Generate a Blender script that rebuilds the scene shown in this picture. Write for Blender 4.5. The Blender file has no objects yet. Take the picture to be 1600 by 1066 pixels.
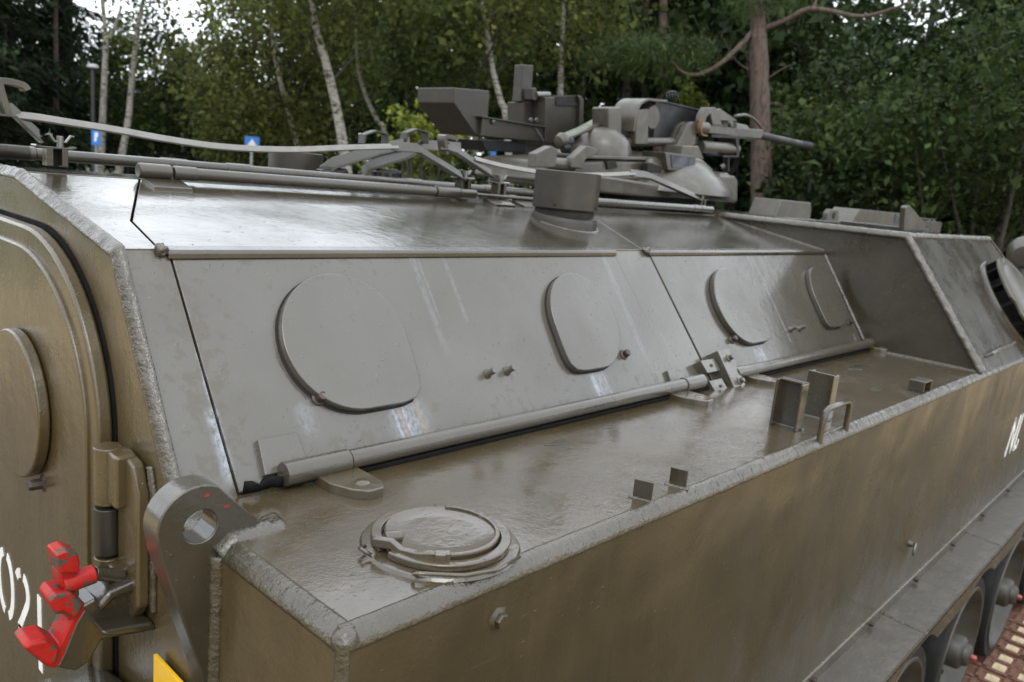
import bpy, bmesh, math, random
import numpy as np
from mathutils import Vector, Matrix, noise as mnoise
R_ = math.radians
random.seed(7); rng = np.random.default_rng(11)
SCN = bpy.context.scene
COL = SCN.collection

# ------------------------------------------------------------------ camera
FOC = 1262.25                                    # focal length in pixels of a 1600 px wide frame
CAMR = np.array([[0.6873, 0.0802, -0.7220], [-0.7207, 0.2037, -0.6626], [0.0939, 0.9757, 0.1978]])
u_, s_, v_ = np.linalg.svd(CAMR); CAMR = u_ @ v_
CAMP = np.array([-0.505, -1.930, 1.779])
cam = bpy.data.cameras.new('camera'); camo = bpy.data.objects.new('camera', cam); COL.objects.link(camo)
M4 = Matrix([list(CAMR[i]) + [CAMP[i]] for i in range(3)] + [[0, 0, 0, 1]])
camo.matrix_world = M4
cam.sensor_width = 36.0; cam.lens = FOC / 1600 * 36.0
cam.clip_start = 0.02; cam.clip_end = 2000
cam.dof.use_dof = True; cam.dof.focus_distance = 1.35; cam.dof.aperture_fstop = 6.2
SCN.camera = camo

# ------------------------------------------------------------------ sky, sun, exposure
SUN_EL, SUN_AZ = R_(52), R_(215)
w = bpy.data.worlds.new('World'); SCN.world = w; w.use_nodes = True
nt = w.node_tree; nt.nodes.clear()
out = nt.nodes.new('ShaderNodeOutputWorld'); bg = nt.nodes.new('ShaderNodeBackground')
sky = nt.nodes.new('ShaderNodeTexSky'); sky.sky_type = 'NISHITA'; sky.sun_disc = False
sky.sun_elevation = SUN_EL; sky.sun_rotation = SUN_AZ; sky.air_density = 1.0; sky.dust_density = 4.0; sky.ozone_density = 1.0
tc = nt.nodes.new('ShaderNodeTexCoord'); mp = nt.nodes.new('ShaderNodeMapping'); mp.inputs['Scale'].default_value = (1.3, 1.3, 3.5)
nz = nt.nodes.new('ShaderNodeTexNoise'); nz.inputs['Scale'].default_value = 1.6; nz.inputs['Detail'].default_value = 5
rp = nt.nodes.new('ShaderNodeValToRGB')
rp.color_ramp.elements[0].position = 0.30; rp.color_ramp.elements[0].color = (13.0, 14.0, 15.2, 1)
rp.color_ramp.elements[1].position = 0.72; rp.color_ramp.elements[1].color = (20.5, 21.4, 22.4, 1)
mx = nt.nodes.new('ShaderNodeMix'); mx.data_type = 'RGBA'; mx.inputs[0].default_value = 0.86
nt.links.new(tc.outputs['Generated'], mp.inputs['Vector']); nt.links.new(mp.outputs[0], nz.inputs['Vector'])
nt.links.new(nz.outputs['Fac'], rp.inputs['Fac']); nt.links.new(sky.outputs[0], mx.inputs[6]); nt.links.new(rp.outputs[0], mx.inputs[7])
nt.links.new(mx.outputs[2], bg.inputs['Color']); bg.inputs['Strength'].default_value = 0.15
nt.links.new(bg.outputs[0], out.inputs['Surface'])
sl = bpy.data.lights.new('sun', 'SUN'); sl.energy = 1.0; sl.angle = R_(25); sl.color = (1.0, 0.96, 0.9)
so = bpy.data.objects.new('sun', sl); COL.objects.link(so)
so.rotation_euler = (R_(90) - SUN_EL, 0, math.pi - SUN_AZ)
vs = SCN.view_settings; vs.view_transform = 'Standard'; vs.look = 'None'; vs.exposure = 0.0; vs.gamma = 1.0; vs.use_curve_mapping = False
SCN.cycles.max_bounces = 6; SCN.cycles.diffuse_bounces = 3; SCN.cycles.glossy_bounces = 3; SCN.cycles.transmission_bounces = 2

# ------------------------------------------------------------------ helpers
def ray(px, py):
    return CAMR @ np.array([(px - 800) / FOC, -(py - 533) / FOC, -1.0])
def hit(px, py, n, p0):
    n = np.array(n, float); r = ray(px, py); t = np.dot(n, np.array(p0, float) - CAMP) / np.dot(n, r)
    return CAMP + t * r
def QY(px, py, y): return hit(px, py, (0, 1, 0), (0, y, 0))
def QX(px, py, x): return hit(px, py, (1, 0, 0), (x, 0, 0))
def QZ(px, py, z): return hit(px, py, (0, 0, 1), (0, 0, z))
def QD(px, py, d):                               # the point a given plan distance away, for the wood
    r = ray(px, py); return CAMP + r * (d / math.hypot(r[0], r[1]))

def tag(o, label=None, cat=None, group=None, kind=None):
    if label: o['label'] = label
    if cat: o['category'] = cat
    if group: o['group'] = group
    if kind: o['kind'] = kind
    return o
def empty(name, loc=(0, 0, 0)):
    o = bpy.data.objects.new(name, None); COL.objects.link(o); o.location = loc; return o
def link(name, me, mat, parent=None, smooth=False):
    o = bpy.data.objects.new(name, me); COL.objects.link(o)
    if mat and not me.materials: me.materials.append(mat)
    if parent:
        o.parent = parent
        o.matrix_parent_inverse = Matrix.Translation(-Vector(world_loc(parent)))
    if smooth:
        for p in me.polygons: p.use_smooth = True
    return o
def world_loc(o):
    return o.location if (o.parent is None) else Vector((0, 0, 0)) + o.location
def obj(name, bm, mat, parent=None, bev=0, seg=2, smooth=False):
    bmesh.ops.recalc_face_normals(bm, faces=bm.faces)
    me = bpy.data.meshes.new(name); bm.to_mesh(me); bm.free()
    o = link(name, me, mat, parent, smooth or bev > 0)
    if bev > 0:
        m = o.modifiers.new('bevel', 'BEVEL'); m.width = bev; m.segments = seg; m.limit_method = 'ANGLE'; m.angle_limit = R_(35); m.harden_normals = True
    return o
def a_box(bm, c, s, rot=None):
    m = Matrix.Translation(Vector(c)) @ (rot.to_4x4() if rot is not None else Matrix()) @ Matrix.Diagonal((s[0], s[1], s[2], 1))
    bmesh.ops.create_cube(bm, size=1, matrix=m)
def box(name, c, s, mat, parent=None, bev=0.002, rot=None):
    bm = bmesh.new(); a_box(bm, c, s, rot); return obj(name, bm, mat, parent, bev)
def a_prism(bm, pts, n):
    """closed polygon of 3-D points pushed along vector n"""
    n = Vector(n); a = [bm.verts.new(Vector(p)) for p in pts]; b = [bm.verts.new(Vector(p) + n) for p in pts]
    k = len(pts); bm.faces.new(a); bm.faces.new(b[::-1])
    for i in range(k): bm.faces.new((a[i], b[i], b[(i + 1) % k], a[(i + 1) % k]))
def prism(name, pts, n, mat, parent=None, bev=0.002):
    bm = bmesh.new(); a_prism(bm, pts, n); return obj(name, bm, mat, parent, bev)
def frames(P):
    P = [Vector(p) for p in P]; T = []
    for i in range(len(P)):
        a = P[max(i - 1, 0)]; b = P[min(i + 1, len(P) - 1)]; T.append((b - a).normalized())
    up = Vector((0, 0, 1)) if abs(T[0].z) < 0.9 else Vector((1, 0, 0)); F = []
    n = (up - T[0] * up.dot(T[0])).normalized()
    for t in T:
        n = (n - t * n.dot(t)).normalized(); F.append((t, n, t.cross(n)))
    return P, F
def a_tube(bm, P, r, seg=12, cap=True, jit=0):
    P, F = frames(P); rr = r if isinstance(r, (list, tuple)) else [r] * len(P); rings = []
    for p, (t, n, b), q in zip(P, F, rr):
        ring = []
        for k in range(seg):
            a = 2 * math.pi * k / seg; d = n * math.cos(a) + b * math.sin(a); v = p + d * q
            if jit: v += d * q * jit * mnoise.noise(v * 6.0)
            ring.append(bm.verts.new(v))
        rings.append(ring)
    for A, B in zip(rings, rings[1:]):
        for k in range(seg): bm.faces.new((A[k], A[(k + 1) % seg], B[(k + 1) % seg], B[k]))
    if cap: bm.faces.new(rings[0][::-1]); bm.faces.new(rings[-1])
def tube(name, P, r, mat, parent=None, seg=14, bev=0.001, jit=0):
    bm = bmesh.new(); a_tube(bm, P, r, seg, True, jit); return obj(name, bm, mat, parent, bev, 1, True)
def a_strip(bm, P, n, wd, th):
    """flat bar swept along P, wide across n, thick across the other way"""
    P = [Vector(p) for p in P]; n = Vector(n).normalized(); rings = []
    for i in range(len(P)):
        t = (P[min(i + 1, len(P) - 1)] - P[max(i - 1, 0)]).normalized(); s = t.cross(n).normalized()
        rings.append([bm.verts.new(P[i] + n * a * wd / 2 + s * b * th / 2) for a, b in ((-1, -1), (1, -1), (1, 1), (-1, 1))])
    for A, B in zip(rings, rings[1:]):
        for k in range(4): bm.faces.new((A[k], A[(k + 1) % 4], B[(k + 1) % 4], B[k]))
    bm.faces.new(rings[0][::-1]); bm.faces.new(rings[-1])
def a_lathe(bm, prof, o, ax, seg=32):
    """profile of (radius, height) turned round axis ax at o"""
    o = Vector(o); ax = Vector(ax).normalized(); x = ax.orthogonal().normalized(); y = ax.cross(x); rings = []
    for r, h in prof:
        if r < 1e-6: rings.append([bm.verts.new(o + ax * h)])
        else: rings.append([bm.verts.new(o + ax * h + (x * math.cos(2 * math.pi * k / seg) + y * math.sin(2 * math.pi * k / seg)) * r) for k in range(seg)])
    for A, B in zip(rings, rings[1:]):
        for k in range(seg):
            a = A[k % len(A)]; b = A[(k + 1) % len(A)]; c = B[(k + 1) % len(B)]; d = B[k % len(B)]
            f = [a] + ([b] if b is not a else []) + ([c] if True else []) + ([d] if d is not c else [])
            bm.faces.new(f)
def lathe(name, prof, o, ax, mat, parent=None, seg=32, bev=0, smooth=True):
    bm = bmesh.new(); a_lathe(bm, prof, o, ax, seg)
    ob = obj(name, bm, mat, parent, bev, 2, smooth)
    if not bev and smooth:
        m = ob.modifiers.new('edges', 'EDGE_SPLIT'); m.split_angle = R_(40)
    return ob
def weld(name, P, r, nrm, mat, parent, flat=0.55, step=0.004, seed=0, wob=0.25):
    """hand-laid bead of weld metal along P: rippled, uneven, half sunk in the seam"""
    pts = []
    for a, b in zip(P, P[1:]):
        a = Vector(a); b = Vector(b); k = max(2, int((b - a).length / step))
        pts += [a.lerp(b, i / k) for i in range(k)]
    pts.append(Vector(P[-1])); N = len(pts); bm = bmesh.new(); rings = []; nrm = Vector(nrm).normalized(); S = 9
    for i, p in enumerate(pts):
        t = (pts[min(i + 2, N - 1)] - pts[max(i - 2, 0)]).normalized(); s = t.cross(nrm).normalized(); n = s.cross(t)
        ring = []
        for k in range(S):
            a = math.pi * (k / (S - 1) * 1.3 - 0.15)
            q = r * (1 + wob * mnoise.noise(Vector((i * step * 38 + seed * 9.1, k * 0.35, seed))))
            rip = math.sin(i * step * 2 * math.pi / 0.0085 + 1.1 * math.sin(a) + 2.2 * mnoise.noise(Vector((i * step * 16, k * .4, seed + 4))))
            q2 = q * (1 + 0.10 * rip + 0.24 * mnoise.noise(Vector((i * step * 120, k * 0.9, seed + 7))))
            ring.append(bm.verts.new(p + s * math.cos(a) * (r + (q - r) * .25) + n * (math.sin(a) * q2 * flat)))
        rings.append(ring)
    for A, B in zip(rings, rings[1:]):
        for k in range(S - 1): bm.faces.new((A[k], A[k + 1], B[k + 1], B[k]))
        bm.faces.new((A[S - 1], A[0], B[0], B[S - 1]))
    bm.faces.new(rings[0]); bm.faces.new(rings[-1][::-1])
    return obj(name, bm, mat, parent, 0, 1, True)

# ------------------------------------------------------------------ materials
def nodes(name):
    m = bpy.data.materials.new(name); m.use_nodes = True; t = m.node_tree; t.nodes.clear()
    o = t.nodes.new('ShaderNodeOutputMaterial'); b = t.nodes.new('ShaderNodeBsdfPrincipled'); t.links.new(b.outputs[0], o.inputs[0])
    return m, t, b
class N:
    def __init__(s, t):
        s.t = t; c = t.nodes.new('ShaderNodeTexCoord'); s.co = c.outputs['Object']
    def noise(s, scale, detail=3, rough=.55, stretch=None, dist=0):
        n = s.t.nodes.new('ShaderNodeTexNoise'); n.inputs['Scale'].default_value = scale; n.inputs['Detail'].default_value = detail; n.inputs['Roughness'].default_value = rough; n.inputs['Distortion'].default_value = dist
        v = s.co
        if stretch:
            m = s.t.nodes.new('ShaderNodeMapping'); m.inputs['Scale'].default_value = stretch; s.t.links.new(v, m.inputs['Vector']); v = m.outputs[0]
        s.t.links.new(v, n.inputs['Vector']); return n.outputs['Fac']
    def ramp(s, v, a, b, lo=0.0, hi=1.0):
        n = s.t.nodes.new('ShaderNodeMapRange'); n.interpolation_type = 'SMOOTHSTEP'
        n.inputs['From Min'].default_value = a; n.inputs['From Max'].default_value = b; n.inputs['To Min'].default_value = lo; n.inputs['To Max'].default_value = hi
        s.t.links.new(v, n.inputs['Value']); return n.outputs[0]
    def math(s, op, a, b=0.0, c=None):
        n = s.t.nodes.new('ShaderNodeMath'); n.operation = op
        for i, x in enumerate((a, b) + ((c,) if c is not None else ())):
            if isinstance(x, (int, float)): n.inputs[i].default_value = x
            else: s.t.links.new(x, n.inputs[i])
        return n.outputs[0]
    def mix(s, f, a, b):
        n = s.t.nodes.new('ShaderNodeMix'); n.data_type = 'RGBA'
        for i, x in ((0, f), (6, a), (7, b)):
            if isinstance(x, (int, float)): n.inputs[i].default_value = x
            elif isinstance(x, tuple): n.inputs[i].default_value = (*x, 1)
            else: s.t.links.new(x, n.inputs[i])
        return n.outputs[2]
    def bump(s, h, strength, dist, prev=None):
        n = s.t.nodes.new('ShaderNodeBump'); n.inputs['Strength'].default_value = strength; n.inputs['Distance'].default_value = dist
        s.t.links.new(h, n.inputs['Height'])
        if prev: s.t.links.new(prev, n.inputs['Normal'])
        return n.outputs[0]
    def xyz(s):
        n = s.t.nodes.new('ShaderNodeSeparateXYZ'); s.t.links.new(s.co, n.inputs[0]); return n.outputs
    def set(s, b, **k):
        for q, v in k.items():
            i = b.inputs[q.replace('_', ' ')]
            if isinstance(v, (int, float)): i.default_value = v
            elif isinstance(v, tuple): i.default_value = (*v, 1)
            else: s.t.links.new(v, i)
OLIVE = (0.033, 0.0275, 0.0170); OLIVE_D = (0.0245, 0.0205, 0.0125); DUST = (0.070, 0.052, 0.029)
def paint(name, base=OLIVE, dark=OLIVE_D, rough=(.20, .36), coat=0.8, dirt=0.2, dirtcol=DUST, peel=0.10, grain=0.10, spots=True, streaks=None, blotch=False, speck=0.0, fine=None, drip=0.0, puddle=False, dent=0.0, lump=.09, scuff=0.0):
    m, t, b = nodes(name); n = N(t)
    big = n.noise(3.1, 4, .6); mid = n.noise(17, 5, .62); sm = n.noise(140, 3, .6)
    col = n.mix(n.ramp(big, .3, .72), dark, base)
    d = n.math('MULTIPLY', n.ramp(mid, .45, .75), dirt); col = n.mix(d, col, dirtcol)
    ro = n.ramp(n.noise(6.5, 4, .6), .3, .7, *rough); ct = n.ramp(n.noise(4.3, 3, .5), .3, .65, coat * .55, coat)
    if drip:                                       # rain-washed vertical runs of dust
        dr = n.ramp(n.noise(5.0, 4, .65, (5.5, 5.5, .28)), .44, .78); col = n.mix(n.math('MULTIPLY', dr, drip), col, dirtcol)
        ro = n.math('ADD', ro, n.math('MULTIPLY', dr, .10))
    if blotch:                                     # islands where the old matt coat shows through, thickest near seams
        x, y, z = n.xyz()
        e1 = n.math('SUBTRACT', 1.0, n.ramp(n.math('ABSOLUTE', n.math('SUBTRACT', x, 0.088)), .0, .11))
        e2 = n.ramp(z, 1.37, 1.28); e3 = n.math('MULTIPLY', n.ramp(z, 1.52, 1.60), n.ramp(x, .75, .2))
        e = n.math('MAXIMUM', n.math('MAXIMUM', e1, n.math('MULTIPLY', e2, .62)), n.math('MULTIPLY', e3, .8))
        f = n.ramp(n.math('ADD', n.noise(42, 4, .72, (1, 1.3, .8)), n.math('MULTIPLY', e, .17)), .66, .675)
        col = n.mix(n.math('MULTIPLY', f, .35), col, (.074, .062, .038)); ro = n.math('ADD', ro, n.math('MULTIPLY', f, .12)); ct = n.math('MULTIPLY', ct, n.math('SUBTRACT', 1.0, n.math('MULTIPLY', f, .45)))
    if streaks:
        x, y, z = n.xyz()
        for (x0, wd, z0, z1, slope, c, a) in streaks:
            xx = n.math('ADD', n.math('ADD', x, n.math('MULTIPLY', n.math('SUBTRACT', z, z0), slope)), n.math('MULTIPLY', n.math('SUBTRACT', n.noise(30, 2), .5), .006))
            g = n.ramp(n.math('ABSOLUTE', n.math('SUBTRACT', xx, x0)), wd, 0.0)
            g = n.math('MULTIPLY', g, n.math('MULTIPLY', n.ramp(z, z0 + .004, z0 - .012), n.ramp(z, z1, z1 + .03)))
            g = n.math('MULTIPLY', g, n.ramp(n.noise(60, 4, .7, (2.2, 2.2, .5)), .3, .62))
            col = n.mix(n.math('MULTIPLY', g, a), col, c); ro = n.math('ADD', ro, n.math('MULTIPLY', g, .15))
    if speck:
        f = n.ramp(n.noise(330, 2, .5), .70, .78); f = n.math('MULTIPLY', f, n.ramp(n.noise(7, 3, .6), .42, .62)); col = n.mix(n.math('MULTIPLY', f, speck), col, (.42, .40, .36))
    if scuff:                                      # long rub marks, chips and dried splashes of mud
        sc = n.math('MULTIPLY', n.ramp(n.noise(24, 3, .6, (.10, 1, 4.5)), .66, .70), n.ramp(n.noise(2.3, 2), .50, .62)); col = n.mix(n.math('MULTIPLY', sc, scuff * .5), col, (.125, .105, .075)); ro = n.math('ADD', ro, n.math('MULTIPLY', sc, .12))
        ch = n.math('MULTIPLY', n.ramp(n.noise(70, 3, .6), .70, .72), n.ramp(n.noise(5, 2), .52, .62)); col = n.mix(n.math('MULTIPLY', ch, scuff), col, (.020, .016, .010))
        x, y, z = n.xyz(); sp = n.math('MULTIPLY', n.ramp(n.noise(48, 4, .75), .56, .66), n.math('MULTIPLY', n.ramp(z, 1.0, .60), n.ramp(n.noise(4, 3, .6), .38, .62))); col = n.mix(n.math('MULTIPLY', sp, scuff * .6), col, (.130, .100, .058)); ro = n.math('ADD', ro, n.math('MULTIPLY', sp, .25))
    pud = None
    if puddle:                                     # standing water: smooth and dark brown, between merely damp paint
        pud = n.ramp(n.math('ADD', n.noise(4.5, 5, .6, (1, 1.6, 1)), n.math('MULTIPLY', n.noise(19, 3, .6), .25)), .55, .74)
        col = n.mix(n.math('MULTIPLY', pud, .30), col, (.056, .038, .016)); ro = n.math('MULTIPLY', ro, n.math('SUBTRACT', 1.0, n.math('MULTIPLY', pud, .40)))
    h = n.math('ADD', n.math('MULTIPLY', mid, .8), n.math('MULTIPLY', sm, .25))
    nr = n.bump(h, peel, .012)
    if dent: nr = n.bump(n.noise(2.6, 2, .5), dent, .05, nr)
    if fine:
        hf = n.noise(fine, 2, .5)
        if pud is not None: hf = n.math('MULTIPLY', hf, n.math('SUBTRACT', 1.0, pud))
        nr = n.bump(hf, grain, .002, nr)
    if spots:                                      # flakes and pits under the paint
        v = n.ramp(n.noise(85, 2, .5, (1, 1.5, 1)), .69, .74); v = n.math('MULTIPLY', v, n.ramp(n.noise(9, 2), .36, .56))
        nr = n.bump(v, .4, .0025, nr); nr = n.bump(n.noise(38, 3, .6, (1, 1, .6)), lump, .006, nr)
    n.set(b, Base_Color=col, Roughness=ro, Coat_Weight=ct, Coat_Roughness=.12, Normal=nr); b.inputs['Specular IOR Level'].default_value = .5
    t.links.new(nr, b.inputs['Coat Normal'])
    return m
def plain(name, col, rough=.5, metal=0, var=.25, bump=.1, scale=30, spec=.5, coat=0):
    m, t, b = nodes(name); n = N(t)
    f = n.ramp(n.noise(scale, 4, .6), .3, .7); c2 = tuple(x * (1 - var) for x in col)
    n.set(b, Base_Color=n.mix(f, c2, col), Roughness=n.ramp(n.noise(scale * .6, 3), .3, .7, max(rough - .1, .05), min(rough + .12, 1)), Metallic=metal, Coat_Weight=coat,
          Normal=n.bump(n.noise(scale * 3, 3), bump, .004)); b.inputs['Specular IOR Level'].default_value = spec
    return m
WHT = (.25, .27, .31); RUST = (.15, .075, .035); CRM = (.24, .23, .17)
def fan(x0, z0, z1, n_=9, w0=.10):                 # lime and rust runs below a port
    r = random.Random(int(x0 * 1000)); o = [(x0, w0, z0, z1, .12, WHT, .55)]
    for i in range(n_):
        o.append((x0 + r.uniform(-w0 * .55, w0 * .55), r.uniform(.003, .010), z0, z1 - .02, r.uniform(.06, .18), r.choice([WHT, WHT, CRM, RUST]), r.uniform(.5, .9)))
    return o
P_HULL = paint('olive_paint')
P_TUBE = paint('olive_tube_paint', base=(.052, .045, .031), dark=(.040, .034, .023), rough=(.22, .34), coat=.6, peel=.16)
P_MATT = paint('olive_matt_paint', base=(.021, .0185, .013), dark=(.016, .014, .0095), rough=(.42, .58), coat=.06, dirt=.25)
P_LOW1 = paint('olive_hatch_paint', base=(.068, .062, .049), dark=(.058, .052, .041), rough=(.22, .32), coat=.75, dirt=.10, blotch=True, peel=.05,
               streaks=fan(.46, 1.345, 1.255, 7, .07) + [(.087, .016, 1.375, 1.258, .02, WHT, .8), (.089, .005, 1.46, 1.262, .02, WHT, .6), (.25, .03, 1.365, 1.30, .0, WHT, .3)] + fan(1.06, 1.335, 1.26, 4, .05) + [(.60, .013, 1.60, 1.40, .06, WHT, .20), (.615, .005, 1.60, 1.46, .06, WHT, .22), (.69, .009, 1.60, 1.45, .05, WHT, .2), (1.27, .016, 1.60, 1.33, .08, WHT, .22)])
P_LOW2 = paint('olive_second_hatch_paint', base=(.050, .044, .031), dark=(.040, .035, .024), rough=(.20, .32), coat=.75, dirt=.2, peel=.06,
               streaks=fan(1.90, 1.322, 1.26, 3, .05) + [(2.12, .012, 1.60, 1.30, .1, WHT, .25)])
P_ROOF = paint('olive_roof_paint', base=(.042, .036, .023), dark=(.032, .027, .017), rough=(.13, .24), coat=1.0, dirt=.30, peel=.04, speck=.2)
P_DECK = paint('olive_wet_deck_paint', base=(.056, .044, .026), dark=(.042, .032, .0175), rough=(.15, .32), coat=.8, dirt=.35, dirtcol=(.085, .058, .027), peel=.05, grain=.14, fine=300, speck=.35, puddle=True)
P_SIDE = paint('olive_side_paint', base=(.038, .0275, .0105), dark=(.026, .0193, .0078), rough=(.22, .34), coat=.30, dirt=.2, dirtcol=(.050, .034, .016), peel=.08, drip=.18, dent=.5, speck=.08, lump=.10, scuff=.4)
P_REAR = paint('olive_rear_paint', base=(.070, .051, .022), dark=(.054, .040, .0175), rough=(.22, .34), coat=.35, dirt=.25, dirtcol=(.085, .060, .029), peel=.16, drip=.22, dent=.25, lump=.16, scuff=.4)
P_WELD = paint('painted_weld', base=(.046, .038, .023), dark=(.034, .028, .016), rough=(.18, .40), coat=.7, peel=.5, grain=.5, fine=200, lump=.3, dirt=.15)
P_TUR = paint('olive_turret_paint', base=(.052, .047, .035), dark=(.038, .034, .025), rough=(.32, .5), coat=.2, dirt=.35, dirtcol=(.13, .115, .09), peel=.08)
P_FEND = paint('dusty_fender_paint', base=(.058, .050, .037), dark=(.045, .039, .029), rough=(.28, .42), coat=.35, dirt=.5, dirtcol=(.10, .084, .06), peel=.25, speck=.4)
M_BLACK = plain('black_rubber', (.009, .009, .0085), .8, bump=.4, spec=.08)
M_DARK = plain('dark_recess', (.012, .011, .010), .9)
M_GUN = plain('gun_black', (.010, .0105, .012), .45, var=.3, spec=.35)
M_STEEL = plain('worn_steel', (.20, .195, .185), .38, .7)
M_RED = plain('red_enamel', (.24, .018, .013), .32, var=.18, bump=.25, scale=22, coat=.3)
def chipped_red():
    m, t, b = nodes('chipped_red_enamel'); n = N(t); f = n.ramp(n.math('ADD', n.noise(34, 4, .7), n.math('MULTIPLY', n.noise(9, 2), .25)), .665, .685)
    n.set(b, Base_Color=n.mix(f, n.mix(n.noise(20, 3), (.27, .005, .004), (.38, .012, .008)), (.06, .055, .042)), Roughness=n.ramp(n.noise(15), .3, .7, .38, .6), Coat_Weight=.08, Normal=n.bump(n.noise(70, 4), .3, .004)); b.inputs['Specular IOR Level'].default_value = .3; return m
M_REDC = chipped_red()
M_WHITE = plain('white_stencil_paint', (.72, .72, .70), .5, var=.1)
M_YEL = plain('yellow_plate_paint', (.72, .42, .015), .4, var=.08)
M_GLASS = plain('dark_vision_glass', (.05, .06, .075), .12, var=.2, bump=0)
M_RUSTY = plain('rusty_track_steel', (.16, .075, .045), .75, var=.5, scale=40, bump=.5)
M_PAD = plain('pale_worn_track_pad', (.52, .42, .27), .85, var=.35, scale=60, bump=.5)
M_TYRE = plain('wheel_rubber', (.009, .0095, .0085), .75, var=.4, scale=20, spec=.3)
M_WHEEL = plain('wheel_paint', (.030, .026, .016), .5, var=.4, scale=16)
M_LEATH = plain('brown_leather_strap', (.16, .075, .032), .6)
M_CLOTH = plain('pale_green_canvas', (.17, .19, .14), .8)
M_PALE = plain('sky_lit_strap_paint', (.17, .165, .15), .38, var=.2)  # strap colour lightened to hold the sky reflected in its flat face
M_WRUST = plain('rusty_bolt', (.040, .026, .019), .4, var=.5, scale=90)

# ------------------------------------------------------------------ the ground
GZ = -0.16
def ground_mat():
    m, t, b = nodes('sandy_gravel'); n = N(t)
    c = n.mix(n.ramp(n.noise(.35, 5, .6), .3, .7), (.070, .054, .034), (.105, .083, .054)); c = n.mix(n.ramp(n.noise(60, 4, .7), .35, .7), c, (.055, .042, .027))
    g = n.ramp(n.noise(.06, 3, .6), .44, .56); c2 = n.mix(n.noise(8, 5), (.045, .06, .02), (.09, .10, .04))
    x, y, z = n.xyz(); ed = n.math('MULTIPLY', n.math('SUBTRACT', n.noise(.8, 3), .5), 1.2); c = n.mix(n.math('MAXIMUM', n.ramp(n.math('ADD', y, ed), -2.5, -3.7), n.ramp(n.math('ADD', x, ed), -1.2, -2.6)), c, n.mix(n.noise(40, 4, .7), (.36, .262, .135), (.54, .41, .235))); far = n.ramp(n.math('ADD', y, n.math('MULTIPLY', x, .55)), 7.5, 9.5)
    c = n.mix(far, c, c2)
    n.set(b, Base_Color=c, Roughness=.85, Normal=n.bump(n.noise(120, 5, .7), .6, .01)); return m
bm = bmesh.new(); bmesh.ops.create_grid(bm, x_segments=8, y_segments=8, size=400, matrix=Matrix.Translation((0, 0, GZ)))
tag(obj('ground', bm, ground_mat()), kind='structure')

# ------------------------------------------------------------------ the vehicle: hull
veh = tag(empty('armoured_vehicle', (0, 0, 0)), 'wet olive green tracked armoured personnel carrier filling the foreground', 'armoured vehicle')
SY, SZ = -0.831, 1.25; FY, FZ = -0.593, 1.609; RY, RZ = -0.105, 1.698; HW = 1.25; XW = 2.754
SIDEZ = 0.575
def sz(x): return .543 + .0323 * (x - 1.51)
def part(name): return tag(empty(name)) if False else None
def sub(name, parent=veh):
    o = empty(name); o.parent = parent; return o
# inner core, a little smaller than the plates, closes the shell behind the seams
core = [(-1.20, 1.20), (-.835, 1.205), (-.60, 1.565), (-.11, 1.66), (.11, 1.66), (.60, 1.565), (.835, 1.205), (1.20, 1.20), (1.20, .62), (.98, .60), (.98, .26), (-.98, .26), (-.98, .60), (-1.20, .62)]
prism('hull_core', [(0.06, y, z) for y, z in core], (XW + .1 - .06, 0, 0), M_DARK, veh, 0)
# rear plate (with the door opening covered by the door itself)
rear = [(-HW + .004, 1.227), (SY, 1.227), (FY - .004, FZ - .016), (RY, RZ - .014), (-RY, RZ - .014), (-FY, FZ - .016), (-SY, 1.238), (HW - .004, 1.236), (HW - .004, SIDEZ), (.98, SIDEZ), (.98, .26), (-.98, .26), (-.98, .52), (-HW + .004, .50)]
prism('rear_plate', [(0.0, y, z) for y, z in rear], (.05, 0, 0), P_REAR, veh, .002)
# sponson tops, sides
prism('sponson_top', [(0.022, SY + .02, SZ), (XW + .02, SY + .02, SZ), (XW + .02, -HW + .022, SZ), (.022, -HW + .022, SZ)], (0, 0, -.012), P_DECK, veh, 0)
prism('sponson_top', [(0.004, -SY - .02, SZ), (.004, HW - .004, SZ), (XW + .02, HW - .004, SZ), (XW + .02, -SY - .02, SZ)], (0, 0, -.012), P_DECK, veh, 0)
prism('side_plate', [(.002, -HW, SZ - .024), (4.20, -HW, SZ - .024), (4.75, -HW, .72), (4.75, -HW, sz(4.75)), (.002, -HW, sz(0))], (0, .015, 0), P_SIDE, veh, .002)
prism('side_plate', [(.002, HW, SZ - .008), (.002, HW, SIDEZ), (4.75, HW, SIDEZ), (4.75, HW, .70), (4.20, HW, SZ - .008)], (0, -.015, 0), P_SIDE, veh, .002)

# lower sloping plates: (x, t) with t from 0 at the deck to 1 at the fold
def LPp(x, t, off=0.0, s=1):
    n = Vector((0, -.834, .552)); p = Vector((x, SY + (FY - SY) * t, SZ + (FZ - SZ) * t)) + n * off
    return Vector((p.x, p.y * s, p.z))
LN = Vector((0, -.834, .552))
def lplate(name, poly, mat, top=0.0, th=.014, s=1, parent=veh):
    return prism(name, [LPp(x, t, top, s) for x, t in poly], Vector((0, LN.y * s, LN.z)) * -th, mat, parent, .0018)
lplate('rear_strip', [(0.005, -.01), (.0950, -.01), (.0850, .995), (.005, .995)], P_LOW1)
hatch1 = lplate('side_hatch', [(.0985, .012), (1.398, .012), (1.326, .965), (.0882, .965)], P_LOW1, .001)
lplate('centre_strip', [(1.400, -.01), (1.565, -.01), (1.497, .995), (1.328, .995)], P_LOW1, -.002)
hatch2 = lplate('side_hatch', [(1.569, .012), (2.742, .012), (2.742, .965), (1.5005, .965)], P_LOW2, .001)
lplate('far_side_plate', [(0.005, -.01), (2.745, -.01), (2.745, .995), (.005, .995)], P_HULL, 0, .014, -1)
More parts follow.
